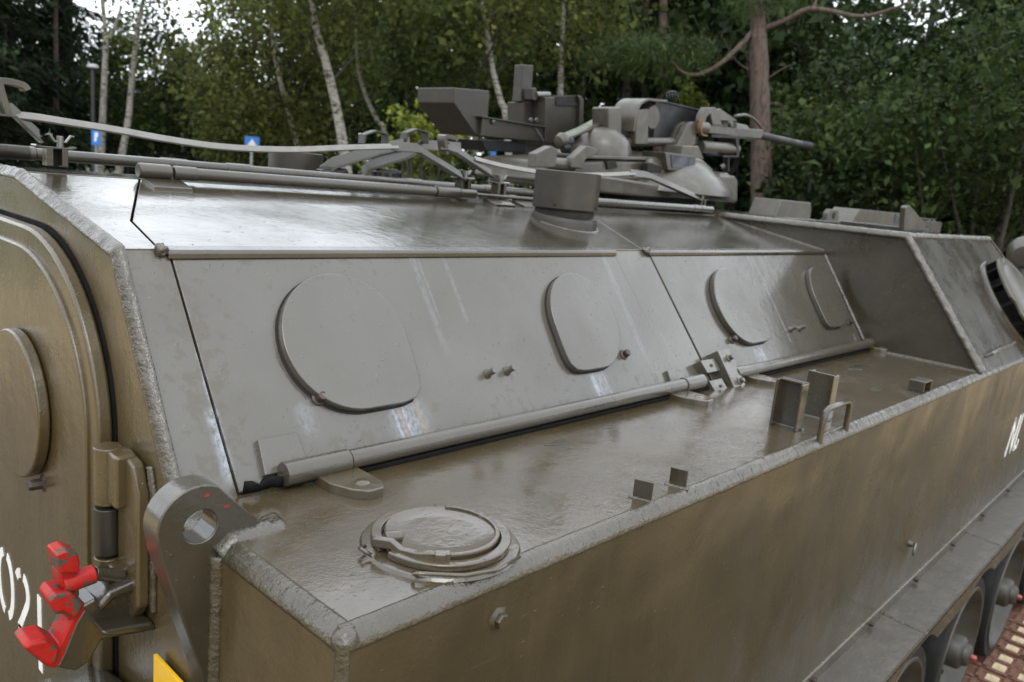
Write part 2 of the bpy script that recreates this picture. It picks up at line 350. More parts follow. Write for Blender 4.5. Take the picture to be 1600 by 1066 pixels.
# upper plates
def UPp(x, y, off=0.0):
    z = FZ + (RZ - FZ) * (y - FY) / (RY - FY); return Vector((x, y, z)) + Vector((0, -.179, .984)) * off
def uplate(name, poly, mat, top=0.0, th=.013, parent=veh):
    return prism(name, [UPp(x, y, top) for x, y in poly], Vector((0, -.179, .984)) * -th, mat, parent, .0015)
YF = FY - .001
uplate('rear_roof_plate', [(0.004, YF), (.0690, YF), (.0885, -.432), (.236, -.105), (.004, -.105)], P_ROOF)
roof_hatch = uplate('roof_hatch', [(.0722, YF), (1.470, YF), (1.647, -.284), (1.703, -.105), (.2395, -.105), (.0918, -.434)], P_ROOF, .0005)
uplate('front_roof_plate', [(1.474, YF), (2.748, YF), (2.748, -.105), (1.707, -.105), (1.651, -.284)], P_ROOF)
prism('far_roof_plate', [(0.004, -FY, FZ), (2.748, -FY, FZ), (2.748, -RY, RZ), (.004, -RY, RZ)], (0, 0, -.013), P_ROOF, veh, .0015)
prism('roof_ridge_plate', [(0.004, RY + .003, RZ + .002), (2.748, RY + .003, RZ + .002), (2.748, -RY - .003, RZ + .002), (.004, -RY - .003, RZ + .002)], (0, 0, -.013), P_ROOF, veh, .0015)

# drip rails along the fold
def rail(x0, x1):
    bm = bmesh.new(); a_prism(bm, [Vector((x0, FY + .012, FZ + .004)), Vector((x0, FY - .011, FZ - .0005)), Vector((x0, FY - .0155, FZ - .006)), Vector((x0, FY - .0155, FZ - .0155)), Vector((x0, FY + .0, FZ - .012))], (x1 - x0, 0, 0))
    return obj('drip_rail', bm, P_HULL, veh, .0015)
rail(.080, 1.328); rail(1.490, 2.748)
for x in (.072, 1.484):                            # knobbly weld end at each rail
    bm = bmesh.new(); bmesh.ops.create_icosphere(bm, subdivisions=3, radius=.012, matrix=Matrix.Translation((x, FY - .006, FZ - .003)))
    for v in bm.verts: v.co += (v.co - Vector((x, FY - .006, FZ - .003))) * .5 * mnoise.noise(v.co * 150)
    obj('weld_blob', bm, P_WELD, veh, 0, 1, True)

# weld beads
weld('weld_bead', [(0.004, -RY, RZ - .003), (0.004, RY, RZ - .003), (.004, FY - .002, FZ - .004), (.004, SY + .004, SZ - .004)], .0135, (-1, -.6, .8), P_WELD, veh, .45, seed=1, wob=.25)
weld('weld_bead', [(0.0112, SY, SZ - .0122), (.0112, -HW + .010, SZ - .0122)], .0175, (-1, 0, 1), P_WELD, veh, .44, seed=2, wob=.14)
weld('weld_bead', [(0.009, -HW + .0112, SZ - .0122), (1.0, -HW + .0112, SZ - .0122), (4.2, -HW + .0112, SZ - .0122)], .0175, (0, -1, 1), P_WELD, veh, .44, seed=3, wob=.18)
weld('weld_bead', [(0.004, -HW + .004, SZ - .01), (.004, -HW + .004, .60)], .009, (-1, -1, 0), P_WELD, veh, .5, seed=4)
weld('weld_bead', [(.01, -HW - .001, sz(0) + .004), (4.7, -HW - .001, sz(4.7) + .004)], .0055, (0, -1, .4), P_WELD, veh, .7, seed=5)

cb_ = Vector((.0135, -HW + .0135, SZ - .0165)); bm = bmesh.new(); bmesh.ops.create_icosphere(bm, subdivisions=4, radius=.0172, matrix=Matrix.Translation(cb_))
for v in bm.verts: v.co += (v.co - cb_) * .10 * mnoise.noise(v.co * 110)
obj('weld_blob', bm, P_WELD, veh, 0, 1, True)
# ports on the lower plates: a rounded plate with one squared corner
def port(x, t, r, corner, parent, mat, off=.001, th=.019, s=1.0, name='firing_port_cover'):
    """corner: -1 squared towards the rear, 1 towards the front (lower corner)"""
    L = .431; pts = []
    K = 44
    for k in range(K):
        a = 2 * math.pi * k / K; cx, sy = math.cos(a), math.sin(a)
        q = 1.0
        if sy < 0 and cx * corner > 0: q = (abs(cx) ** 6.5 + abs(sy) ** 6.5) ** (-1 / 6.5)
        pts.append((x + cx * r * q * s, t + sy * r * q / L))
    bm = bmesh.new(); a_prism(bm, [LPp(a, b, off + th) for a, b in pts], LN * -th)
    o = obj(name, bm, mat, parent, .003)
    bm = bmesh.new(); a_prism(bm, [LPp(x + (a - x) * 1.020 - .0012, t + (b - t) * 1.020 - .003, off + .0012) for a, b in pts], LN * -.002)
    obj('port_seam', bm, M_DARK, o, 0)
    return o
def stud(x, t, r, h, mat, parent, off=.001, name='stud', rings=7):
    return lathe(name, [(0, 0), (r * 1.5, 0), (r * 1.45, h * .15), (r, h * .3), (r, h * .85), (r * .8, h), (0, h)], LPp(x, t, off), LN, mat, parent, 10)
port(.372, .545, .136, 1, hatch1, P_LOW1); port(1.078, .53, .128, -1, hatch1, P_LOW1, s=.95)
port(1.865, .525, .131, 1, hatch2, P_LOW2); port(2.565, .53, .126, -1, hatch2, P_LOW2, s=.95)
for x, t in ((.703, .31), (.763, .31)): stud(x, t, .0075, .026, P_LOW1, hatch1)
for x, t in ((2.175, .29), (2.245, .285)): stud(x, t, .0075, .026, P_LOW2, hatch2)
for x, t, h in ((.283, .318, hatch1), (1.198, .30, hatch1), (1.762, .285, hatch2), (2.69, .27, hatch2)): stud(x, t, .0095, .019, M_WRUST, h, name='port_bolt')

# hinge tube along the foot of the hatches, with sleeves, pads and lugs on the deck
PY, PZ, PR = SY - .012, SZ + .026, .0175
def hinge_tube(x0, x1, mat, parent): return tube('hinge_tube', [(x0, PY, PZ), ((x0 + x1) / 2, PY, PZ), (x1, PY, PZ)], PR, P_TUBE, parent, 20)
hinge_tube(.292, 1.372, P_LOW1, hatch1); hinge_tube(1.70, 2.70, P_LOW2, hatch2)
def sleeve(x0, x1, mat=P_TUBE): return tube('hinge_sleeve', [(x0, PY, PZ), (x1, PY, PZ)], PR * 1.16, mat, veh, 20, .002)
sleeve(.165, .290); sleeve(1.374, 1.470); sleeve(1.655, 1.698); sleeve(2.702, 2.750)
def pad(x, w_, t0=.05, t1=.19, th=.011):
    lplate('hinge_pad', [(x, t0), (x + w_, t0), (x + w_ - .004, t1), (x + .004, t1)], P_LOW1, .001 + th, th + .002)
pad(.142, .082); pad(1.345, .07, .03, .15); pad(1.66, .05, .06, .22, .016); pad(2.655, .03, .05, .16)
def lug(x, s=1.0):
    k = [(-.045, 0), (-.045, -.045), (-.028, -.085), (-.008, -.105), (.026, -.105), (.042, -.085), (.045, -.045), (.045, 0)]
    o = prism('hinge_lug', [(x + a * s * .9, PY - .006 + b * s, SZ + .016) for a, b in k], (0, 0, -.018), P_DECK, veh, .003)
    lathe('lug_rivet', [(0, .004), (.010, .003), (.014, 0), (.012, -.003)], (x + .005, PY - .075 * s, SZ + .0155), (0, 0, 1), P_DECK, o, 14)
lug(.262); lug(1.335, .95); lug(1.745, .85); lug(2.752, .6)
# dark rubber seal crumbling out at the rear hatch foot
bm = bmesh.new(); a_strip(bm, [(.098 + i * .011, SY - .012 - .004 * (i % 3), SZ + .018 + .004 * math.sin(i * 1.9)) for i in range(19)], (0, -.3, 1), .016, .008)
for v in bm.verts: v.co += Vector((0, .006 * mnoise.noise(v.co * 90), .006 * mnoise.noise(v.co * 70 + Vector((3, 1, 2)))))
obj('seal_and_shade_strip', bm, M_BLACK, veh, 0, 1, True)
bm = bmesh.new(); a_strip(bm, [(.30 + i * .027, SY - .008, SZ + .006) for i in range(91)], (0, -.3, 1), .014, .012)
obj('seal_and_shade_strip', bm, M_BLACK, veh, 0, 1, True)
prism('seal_and_shade_strip', [(.30, SY + .004, SZ + .0006), (2.71, SY + .004, SZ + .0006), (2.71, PY - .012, SZ + .0006), (.30, PY - .012, SZ + .0006)], (0, 0, .008), M_BLACK, veh, .002)  # black strip added beneath the tube, stands for its shade as well as rubber
# latch blocks between the two hatches
def lblock(name, x0, x1, t0, t1, h, b=-.0):
    return lplate(name, [(x0, t0), (x1, t0), (x1 - .012, t1), (x0 - .012, t1)], P_LOW1, h, h + .006)
lblock('latch_block', 1.515, 1.590, .075, .165, .026); lblock('latch_block', 1.505, 1.575, -.075, .02, .034)
lb = lblock('latch_bar', 1.600, 1.668, -.09, .205, .040)
for x, t in ((1.632, .14), (1.640, -.03)): stud(x, t, .008, .016, P_HULL, lb, .040, 'latch_bolt')
for x, t, h in ((1.548, .12, .026), (1.54, -.03, .034)): stud(x, t, .004, .004, M_WRUST, veh, h, 'rivet')
stud(1.672, .16, .014, .03, P_HULL, veh, .004, 'latch_pin'); stud(1.678, .03, .012, .026, P_HULL, veh, .01, 'latch_pin')

# filler cap on the rear deck
fx, fy = .250, -1.135
fc = sub('filler_cap')
def arc_ring(name, r0, r1, z0, z1, a0, a1, mat, parent, k=44, bev=.0025):
    bm = bmesh.new(); rows = []
    for i in range(k + 1):
        a = R_(a0 + (a1 - a0) * i / k); c, s = math.cos(a), math.sin(a)
        rows.append([bm.verts.new((fx + c * r, fy + s * r, z)) for r, z in ((r0, z0), (r1, z0), (r1, z1), (r0, z1))])
    for A, B in zip(rows, rows[1:]):
        for q in range(4): bm.faces.new((A[q], A[(q + 1) % 4], B[(q + 1) % 4], B[q]))
    bm.faces.new(rows[0][::-1]); bm.faces.new(rows[-1])
    return obj(name, bm, mat, parent, bev)
lathe('cap_base', [(0, .0), (.117, .0), (.114, .004), (.104, .006), (0, .006)], (fx, fy, SZ), (0, 0, 1), P_DECK, fc, 48)
arc_ring('clamp_ring', .086, .102, SZ + .006, SZ + .017, -178, 55, P_DECK, fc)
arc_ring('clamp_ring', .086, .102, SZ + .006, SZ + .017, 60, 170, P_DECK, fc)
lathe('cap_lid', [(0, .018), (.050, .0175), (.076, .019), (.081, .021), (.083, .019), (.084, .007), (0, .006)], (fx, fy, SZ), (0, 0, 1), P_DECK, fc, 56)
arc_ring('lid_rim', .077, .0845, SZ + .018, SZ + .024, -150, 45, P_DECK, fc, bev=.002)
bm = bmesh.new(); a_strip(bm, [(fx - .102, fy + .028, SZ + 0.0200), (fx - .088, fy + .005, SZ + 0.0210), (fx - .084, fy - .012, SZ + 0.0140), (fx - .076, fy - .036, SZ + 0.0160), (fx - .062, fy - .056, SZ + 0.0200), (fx - .046, fy - .070, SZ + 0.0210)], (0, 0, 1), .013, .012); obj('clamp_lever', bm, P_DECK, fc, .002)
box('lever_block', (fx - .058, fy - .062, SZ + 0.0200), (.016, .014, .014), P_DECK, fc, .002, Matrix.Rotation(R_(-40), 3, 'Z'))
tube('lever_pin', [(fx - .088, fy + .022, SZ + 0.0240), (fx - .062, fy + .014, SZ + 0.0220)], .0085, P_DECK, fc, 12, .003)
tube('clamp_wire', [(fx - .100, fy - .058, SZ + .008), (fx - .104, fy - .064, SZ + .010), (fx - .099, fy - .070, SZ + .012), (fx - .088, fy - .074, SZ + .010), (fx - .05, fy - .103, SZ + .008), (fx - .0, fy - .119, SZ + .008), (fx + .05, fy - .110, SZ + .008)], .0028, P_DECK, fc, 8, 0)
tube('clamp_wire', [(fx - .112, fy + .018, SZ + .006), (fx - .120, fy + .026, SZ + .012), (fx - .118, fy + .036, SZ + .010), (fx - .106, fy + .040, SZ + .008)], .0028, P_DECK, fc, 8, 0)

# things welded on the deck
def tab(a, b, h, th, name='deck_tab'):
    a = Vector(a); b = Vector(b); d = (b - a).normalized(); n = Vector((-d.y, d.x, 0))
    o = prism(name, [a, b, b + Vector((0, 0, h)), a + Vector((0, 0, h))], n * th, P_HULL, veh, .0012)
    weld('tab_weld', [a - n * .002 - d * .006, b - n * .002 + d * .006], .006, (0, 0, 1), P_WELD, o, .6, seed=a.x)
tab((.645, -1.196, SZ), (.657, -1.228, SZ), .034, .005); tab((.757, -1.199, SZ), (.767, -1.230, SZ), .034, .005)
# pair of channel brackets facing each other
for x0, face in ((1.362, -1), (1.515, 1)):
    g = sub('channel_bracket'); ya, yb = -1.118, -1.186; h = .118; dx = .028 * -face
    box('web', (x0 + (.0 if face < 0 else .0), (ya + yb) / 2, SZ + h / 2), (.006, ya - yb, h), P_HULL, g, .002)
    for y in (ya - .003, yb + .003): box('flange', (x0 + face * .017, y, SZ + h / 2 - .001), (.032, .006, h - .002), P_HULL, g, .002)
    weld('bracket_weld', [(x0 + .002, ya, SZ + .001), (x0 + .002, yb - .006, SZ + .001)], .007, (-.3, 0, 1), P_WELD, g, .5, seed=x0)
    if face < 0: box('top_lip', (x0 - .012, (ya + yb) / 2, SZ + h - .002), (.02, ya - yb - .012, .004), P_HULL, g, .001)
tube('grab_handle', [(1.335, -1.243, SZ - .012), (1.335, -1.243, SZ + .045), (1.341, -1.243, SZ + .062), (1.356, -1.243, SZ + .070), (1.478, -1.240, SZ + .070), (1.493, -1.240, SZ + .063), (1.500, -1.240, SZ + .046), (1.500, -1.240, SZ - .010)], .0075, P_HULL, veh, 12)
g = sub('cable_clip')
for c, s in (((2.145, -1.205, SZ + .017), (.005, .045, .034)), ((2.215, -1.205, SZ + .017), (.005, .045, .034)), ((2.18, -1.205, SZ + .032), (.065, .045, .005))): box('clip_plate', c, s, P_HULL, g, .0015)
# painted-over deck chips
for x, y, q in ((2.32, -.96, .05), (1.95, -1.0, .03), (2.05, -1.12, .035), (.75, -.93, .03), (.95, -.92, .022)):
    bm = bmesh.new(); a_prism(bm, [(x + q * math.cos(a) * (1 + .3 * math.sin(3 * a)), y + q * .4 * math.sin(a), SZ + .0018) for a in [i * math.pi / 6 for i in range(12)]], (0, 0, -.003)); obj('paint_flake', bm, P_HULL, veh, .0006)

# engine bay in front of the troop compartment
EB1, EB2 = (-HW + .004, SZ - .004), (-.905, 1.707)
wallp = [EB1, (EB2[0], EB2[1] - .008), (-EB2[0], EB2[1] - .008), (-EB1[0], EB1[1]), (-EB1[0], .6), (EB1[0], .6)]
prism('bay_rear_wall', [(XW, y, z) for y, z in wallp], (.012, 0, 0), P_HULL, veh, .001)
en = Vector((0, -.797, .604))
prism('bay_side_plate', [(XW - .006, *EB1), (4.205, *EB1), (3.94, EB2[0], EB2[1]), (XW - .006, EB2[0], EB2[1])], en * -.014, P_HULL, veh, .002)
prism('bay_far_plate', [(XW - .006, -EB1[0], EB1[1]), (4.205, -EB1[0], EB1[1]), (3.94, -EB2[0], EB2[1]), (XW - .006, -EB2[0], EB2[1])], (0, -.01, -.01), P_HULL, veh, .002)
prism('bay_deck', [(XW - .006, EB2[0], EB2[1]), (3.94, EB2[0], EB2[1]), (3.94, -EB2[0], EB2[1]), (XW - .006, -EB2[0], EB2[1])], (0, 0, -.014), P_ROOF, veh, .002)
prism('glacis_plate', [(3.942, EB2[0], EB2[1] - .002), (4.21, EB1[0], SZ - .006), (4.78, EB1[0], .62), (4.78, -EB1[0], .62), (4.21, -EB1[0], SZ - .006), (3.942, -EB2[0], EB2[1] - .002)], (-.02, 0, -.012), P_HULL, veh, .002)
prism('lower_bow', [(4.78, -.98, .62), (4.3, -.98, .2), (2.8, -.98, .2), (2.8, -.98, .6)], (0, 1.96, 0), P_HULL, veh, .002)
weld('weld_bead', [(XW - .002, EB1[0] + .002, EB1[1] + .006), (XW - .002, EB2[0] + .003, EB2[1] - .004)], .016, (-1, -.9, .6), P_WELD, veh, .7, seed=11)
weld('weld_bead', [(XW, EB2[0], EB2[1] - .001), (3.94, EB2[0], EB2[1] - .001)], .014, (0, -.6, 1), P_WELD, veh, .5, seed=12, wob=.5)
weld('weld_bead', [(3.942, EB2[0], EB2[1] - .004), (4.207, EB1[0] + .004, EB1[1] + .01)], .011, (.6, -.6, .5), P_WELD, veh, .5, seed=13)
weld('weld_bead', [(XW - .002, -.905, EB2[1] - .003), (XW - .002, .9, EB2[1] - .003)], .016, (-1, 0, 1), P_WELD, veh, .5, seed=14)
weld('weld_bead', [(XW - .001, SY - .02, SZ + .001), (XW - .001, -HW + .01, SZ + .001)], .008, (-1, 0, 1), P_WELD, veh, .6, seed=15)
weld('weld_bead', [(XW - .001, SY, SZ + .01), (XW - .001, FY, FZ), (XW - .001, RY, RZ)], .007, (-1, -.8, .5), P_WELD, veh, .6, seed=16)
# ventilator in the bay's side plate: opening with fins under a raised cover
eu = Vector((1, 0, 0)); ev = Vector((0, .345, .457)).normalized()
eo = Vector((XW, *EB1))
def EBp(x, v, off=0): return eo + eu * (x - XW) + ev * v + en * off
vent = sub('ventilator'); vc = EBp(3.645, .222); VS = .87
lathe('vent_opening', [(0, .004), (0.2132, .004), (0.2279, .006), (0.2332, .001)], vc, en, M_DARK, vent, 40)
lathe('vent_rim', [(0.2140, .002), (0.2140, .014), (0.2279, .014), (0.2314, .002)], vc, en, P_HULL, vent, 48)
for k in range(14):
    a = 2 * math.pi * k / 14; d = eu * math.cos(a) + ev * math.sin(a); s = d.cross(en)
    prism('vent_fin', [vc + d * .165 + en * .005, vc + d * 0.2132 + en * .005, vc + d * 0.2132 + en * .055, vc + d * .165 + en * .055], s * .012, M_BLACK, vent, .001)
bm = bmesh.new(); pts = []
for k in range(48):
    a = 2 * math.pi * k / 48; r = 0.2175 if k % 12 not in (0, 1) else 0.1931
    pts.append(vc + (eu * math.cos(a) + ev * math.sin(a)) * r + en * .068)
a_prism(bm, pts, en * -.012); obj('vent_cover', bm, P_TUR, vent, .003)
lathe('vent_cover_dish', [(0, .086), (.087, .084), (.165, .076), (0.1783, .069), (.174, .066), (0, .066)], vc, en, P_TUR, vent, 40)
tube('handrail', [EBp(2.90, .055, .0), EBp(2.905, .055, .022), EBp(3.02, .062, .028), EBp(3.26, .068, .028), EBp(3.275, .068, .0)], .007, P_HULL, veh, 10)

# periscopes and fittings on the bay deck
DZ = EB2[1]
def periscope(px0, px1, y, top, slope, name='periscope', glass=False):
    g = sub(name); a = QY(px0, 336, y)[0]; b = QY(px1, 336, y)[0]
    prism('housing', [(a, y, DZ + .008), (b, y, DZ + .008), (b, y, DZ + top * .55), (b - .02, y, DZ + top), (a + slope, y, DZ + top)], (0, .14, 0), P_TUR, g, .004)
    box('base', ((a + b) / 2, y + .07, DZ + .004), (b - a + .06, .17, .012), P_HULL, g, .002)
    if glass: prism('window', [(b - .10, y - .003, DZ + .025), (b - .01, y - .003, DZ + .025), (b - .01, y - .003, DZ + top * .5), (b - .10, y - .003, DZ + top * .92)], (0, .004, 0), M_GLASS, g, 0)
periscope(1212, 1267, -.22, .088, .04)
periscope(1332, 1408, -.30, .080, .09, glass=True)
g = sub('lifting_eye'); x0 = QY(1304, 330, -.26)[0]
prism('eye_plate', [(x0 - .075, -.26, DZ), (x0 - .07, -.26, DZ + .045), (x0 - .045, -.26, DZ + .066), (x0 + .05, -.26, DZ + .066), (x0 + .07, -.26, DZ + .045), (x0 + .075, -.26, DZ)], (0, .03, 0), P_TUR, g, .006)
lathe('eye_hole', [(0, .001), (.018, .001), (.018, -.002), (0, -.002)], (x0, -.2605, DZ + .035), (0, -1, 0), M_DARK, g, 16)
box('hatch_rim', (3.12, -.40, DZ + .007), (.66, .02, .012), P_HULL, veh, .003)
box('access_panel', (3.34, -.62, DZ + .012), (.40, .26, .018), P_HULL, veh, .003); box('panel_hinge', (3.30, -.755, DZ + .008), (.30, .03, .014), P_HULL, veh, .002)
fb = [QY(px, py, -.78) for px, py in ((1412, 361), (1415, 325), (1417, 322), (1423, 322), (1427, 326), (1446, 350), (1447, 361))]
prism('fin_bracket', [tuple(p) for p in fb], (0, .022, 0), P_TUR, veh, .004)
g = sub('rear_hinge_block'); box('block', (3.62, -.68, DZ + .028), (.30, .10, .056), P_HULL, g, .006)
for x in (3.50, 3.55, 3.66, 3.73): box('knuckle', (x, -.68, DZ + .058), (.028, .05, .016), P_HULL, g, .003)
g = sub('headlamp'); c = QY(1603, 395, -.80)
lathe('lamp_body', [(0, -.10), (.06, -.09), (.10, -.03), (.105, .0), (.095, .012), (0, .012)], c, (.9, .1, .2), P_TUR, g, 28)
lathe('lamp_lens', [(0, .018), (.05, .017), (.088, .012)], c, (.9, .1, .2), M_STEEL, g, 28)
tube('lamp_post', [c, (c[0] - .02, c[1], 1.1)], .02, P_HULL, g, 10)

# side plate details
g = sub('eyelet'); tube('loop', [(2.235 + .018 * math.cos(a), -HW - .012 - .012 * math.sin(a / 2), .722 + .020 * math.sin(a)) for a in [i * .52 for i in range(12)]], .0035, M_STEEL, g, 8, 0); lathe('boss', [(0, .014), (.008, .014), (.012, 0)], (2.235, -HW, .735), (0, -1, 0), P_SIDE, g, 12)
lathe('side_bolt', [(0, .012), (.010, .012), (.012, .009), (.012, .004), (.019, .0)], (.262, -HW, 1.178), (0, -1, 0), P_SIDE, veh, 6)
def letter(name, strokes, wd, mat, parent, plane, th=.0012):
    bm = bmesh.new(); nn = Vector(plane[3])
    for st in strokes:
        P = [Vector(plane[0]) + Vector(plane[1]) * a + Vector(plane[2]) * b for a, b in st]
        a_strip(bm, P, Vector(plane[3]).cross((P[1] - P[0]).normalized()) if len(P) == 2 else nn, th if len(P) > 2 else wd, wd if len(P) > 2 else th)
    return obj(name, bm, mat, parent, 0)
pl = ((3.44, -HW - .0012, .80), (1, 0, 0), (0, 0, 1), (0, -1, 0))
mk = sub('country_mark')
letter('letter_n', [[(.0, .0), (.066, .165)], [(.066, .165), (.092, .0)], [(.092, .0), (.158, .165)]], .019, M_WHITE, mk, pl)
letter('letter_l', [[(.205, .165), (.150, .004)], [(.146, .006), (.215, .010)], [(.213, .008), (.225, .04)]], .019, M_WHITE, mk, pl)

# ------------------------------------------------------------------ rear face
DX = -.030
def arc(cx, cy, r, a0, a1, k): return [(cx + r * math.cos(R_(a0 + (a1 - a0) * i / k)), cy + r * math.sin(R_(a0 + (a1 - a0) * i / k))) for i in range(k + 1)]
def doorpoly(e): return [(-.600 + e, .42 + e), (-.600 + e, 1.29)] + [(-.600 + e + (.36 - e * .5) * (1 - math.cos(R_(a))), 1.29 + (.318 - e) * math.sin(R_(a))) for a in range(6, 91, 6)] + [(.24 - e * .5 + (.36 - e * .5) * math.sin(R_(a)), 1.29 + (.318 - e) * math.cos(R_(a))) for a in range(0, 85, 6)] + [(.600 - e, 1.29), (.600 - e, .42 + e)]
door = sub('rear_door')
prism('door_seal', [(-.004, y, z) for y, z in doorpoly(-.006)], (.006, 0, 0), M_BLACK, door, 0)
prism('door_leaf', [(DX, y, z) for y, z in doorpoly(0)], (-DX - .004, 0, 0), P_REAR, door, .007)
prism('door_panel', [(DX - .007, y, z) for y, z in doorpoly(.036)], (.012, 0, 0), P_REAR, door, .005)
pp = []
for k in range(48):
    a = 2 * math.pi * k / 48; c, s = math.cos(a), math.sin(a); q = (abs(c) ** 3.6 + abs(s) ** 3.6) ** (-1 / 3.6) if (s < 0 and c > 0) else 1.0
    pp.append((-.255 + c * .152 * q, 1.272 + s * .142 * q))
DP = DX - .007
prism('door_port_cover', [(DP - .024, y, z) for y, z in pp], (.022, 0, 0), P_REAR, door, .005)
lathe('port_bolt', [(0, .026), (.009, .026), (.011, .02), (.011, .004), (.018, 0)], (DP, -.350, 1.138), (-1, 0, 0), M_WRUST, door, 8)
# door hinge
hy = -.648
for z0, z1, m in ((1.205, 1.302, P_REAR), (1.118, 1.200, P_MATT), (1.045, 1.114, P_REAR)):
    tube('hinge_knuckle', [(DX - .002, hy, z0), (DX - .002, hy, z1)], .022, m, door, 18, .003)
prism('hinge_leaf', [(-.004, hy - .020, 1.302), (-.004, hy - .075, 1.292), (-.004, hy - .098, 1.250), (-.004, hy - .098, 1.060), (-.004, hy - .075, 1.030), (-.004, hy - .02, 1.045)], (-.022, 0, 0), P_REAR, veh, .006)
weld('weld_bead', [(-.002, hy - .09, 1.29), (-.002, hy - .104, 1.25), (-.002, hy - .104, 1.05)], .008, (-1, 0, 0), P_WELD, veh, .8, seed=21)
for z0, z1 in ((1.212, 1.300), (1.046, 1.110)): box('hinge_strap', (-.024, hy - .030, (z0 + z1) / 2), (.034, .050, z1 - z0), P_REAR, door, .006)
box('hinge_block', (-.012, hy + .05, 1.165), (.030, .05, .24), P_REAR, veh, .004)
# stencilled digits on the door
dpl = ((DP - .0008, -.05, .755), (0, -1, 0), (0, 0, 1), (-1, 0, 0)); dg = sub('stencil_number')
def ell(cx, cy, rx, ry, a0, a1, k=12): return [(cx + rx * math.cos(R_(a0 + (a1 - a0) * i / k)), cy + ry * math.sin(R_(a0 + (a1 - a0) * i / k))) for i in range(k + 1)]
DGS = 1.0
letter('digit_zero', [ell(.035, .065, .040, .070, 100, 262), ell(.050, .065, .040, .070, -80, 82)], .020, M_WHITE, dg, dpl)
letter('digit_two', [ell(.150, .098, .034, .036, 150, 100, 5), ell(.156, .098, .036, .036, 75, -40, 8) + [(.150, .030), (.128, .004)], [(.126, .002), (.196, .002)]], .020, M_WHITE, dg, dpl)
letter('digit_one', [[(.262, .134), (.262, .06)], [(.262, .045), (.262, -.03)]], .022, M_WHITE, dg, dpl)

# lifting eye at the rear corner
EY = -.955; ox, oz = -.028, 1.281
eyo = arc(ox, oz, .057, 196, 62, 16) + [(.080, 1.244), (.080, 1.238), (.0, 1.236), (-.001, .80), (-.006, .80), (-.010, .98), (-.020, 1.05), (-.079, 1.245)]
hole = arc(ox + .002, oz - .002, .0235, 0, 345, 23)
bm = bmesh.new()
def plate_with_hole(bm, outer, inner, y0, y1):
    V = {}
    for y in (y0, y1):
        o = [bm.verts.new((a, y, b)) for a, b in outer]; i = [bm.verts.new((a, y, b)) for a, b in inner]
        E = [bm.edges.new((o[k], o[(k + 1) % len(o)])) for k in range(len(o))] + [bm.edges.new((i[k], i[(k + 1) % len(i)])) for k in range(len(i))]
        bmesh.ops.triangle_fill(bm, edges=E, use_beauty=True); V[y] = (o, i)
    for s in (0, 1):
        A, B = V[y0][s], V[y1][s]
        for k in range(len(A)): bm.faces.new((A[k], A[(k + 1) % len(A)], B[(k + 1) % len(B)], B[k]))
plate_with_hole(bm, eyo, hole, EY, EY + .046)
eye = obj('lifting_lug', bm, P_HULL, veh, .004)
weld('lug_weld', [(-.002, EY - .002, 1.235), (.02, EY - .004, SZ + .001), (.086, EY - .003, SZ - .001), (.092, EY + .03, SZ - .002)], .017, (-.3, -.5, 1), P_WELD, eye, .5, seed=31)
weld('lug_weld', [(-.003, EY - .003, 1.23), (-.003, EY - .003, .82)], .011, (-1, -1, 0), P_WELD, eye, .7, seed=32)
for a, b in [(QY(u, v, EY)[0], QY(u, v, EY)[2]) for u, v in ((323, 774), (354, 791))]:
    bm = bmesh.new(); a_prism(bm, [(a + .0042 * math.cos(q) * (1 + .5 * math.sin(2 * q)), EY - .0008, b + .0022 * math.sin(q) - .2 * .0042 * math.cos(q)) for q in [i * .785 for i in range(8)]], (0, .002, 0)); obj('paint_chip', bm, M_RED, eye, 0)

# tow hook with its red jaw and latch
hk = sub('tow_hook')
def HK(px, py, y=-.70): p = QY(px, py, y); return Vector(p)
def hprism(name, pix, y, th, mat, bev=.004): return prism(name, [HK(a, b, y) for a, b in pix], (0, th, 0), mat, hk, bev)
hprism('hook_body', [(236, 900), (248, 985), (160, 1000), (140, 1035), (118, 1050), (88, 1044), (100, 1020), (118, 975), (130, 955), (128, 948), (150, 935), (175, 918)], -.715, .055, P_HULL, .010)
hprism('hook_rib', [(234, 898), (240, 915), (180, 938), (160, 960), (152, 948), (168, 928)], -.735, .095, P_HULL, .008)
hprism('hook_shelf', [(238, 972), (252, 985), (166, 997), (158, 988)], -.755, .12, P_HULL, .006)
weld('hook_weld', [HK(236, 892, -.735), HK(246, 945, -.735), HK(262, 986, -.75)], .010, (-1, -.5, 0), P_WELD, hk, .9, seed=41)
hprism('claw', [(77, 941), (85, 929), (112, 926), (133, 944), (136, 956), (124, 985), (106, 1020), (99, 1038), (84, 1046), (72, 1042), (36, 1013), (46, 1004), (73, 998), (92, 1009), (98, 999), (111, 970), (99, 960), (87, 962)], -.714, .052, M_REDC, .004)
hprism('jaw_cheek', [(77, 941), (85, 929), (112, 926), (132, 945), (120, 968), (99, 957), (88, 960)], -.727, .014, M_REDC, .005)
hprism('tip_cheek', [(37, 1013), (48, 1006), (74, 1001), (94, 1014), (90, 1034), (80, 1043), (70, 1038)], -.727, .014, M_REDC, .005)
hprism('latch_block', [(88, 868), (106, 861), (122, 866), (126, 882), (124, 896), (92, 897), (90, 884)], -.722, .044, M_REDC, .003)
hprism('latch_neck', [(92, 894), (122, 890), (126, 935), (112, 936), (100, 922), (92, 914)], -.712, .036, M_REDC, .005)
a = HK(112, 908, -.70); b = HK(146, 896, -.70); c = HK(196, 897, -.70)
tube('latch_pin', [HK(98, 915, -.705), HK(148, 896, -.705)], .0150, M_REDC, hk, 16, .002)
tube('pin_sleeve', [HK(147, 896, -.705), HK(192, 900, -.705)], .0110, P_HULL, hk, 16, .002)
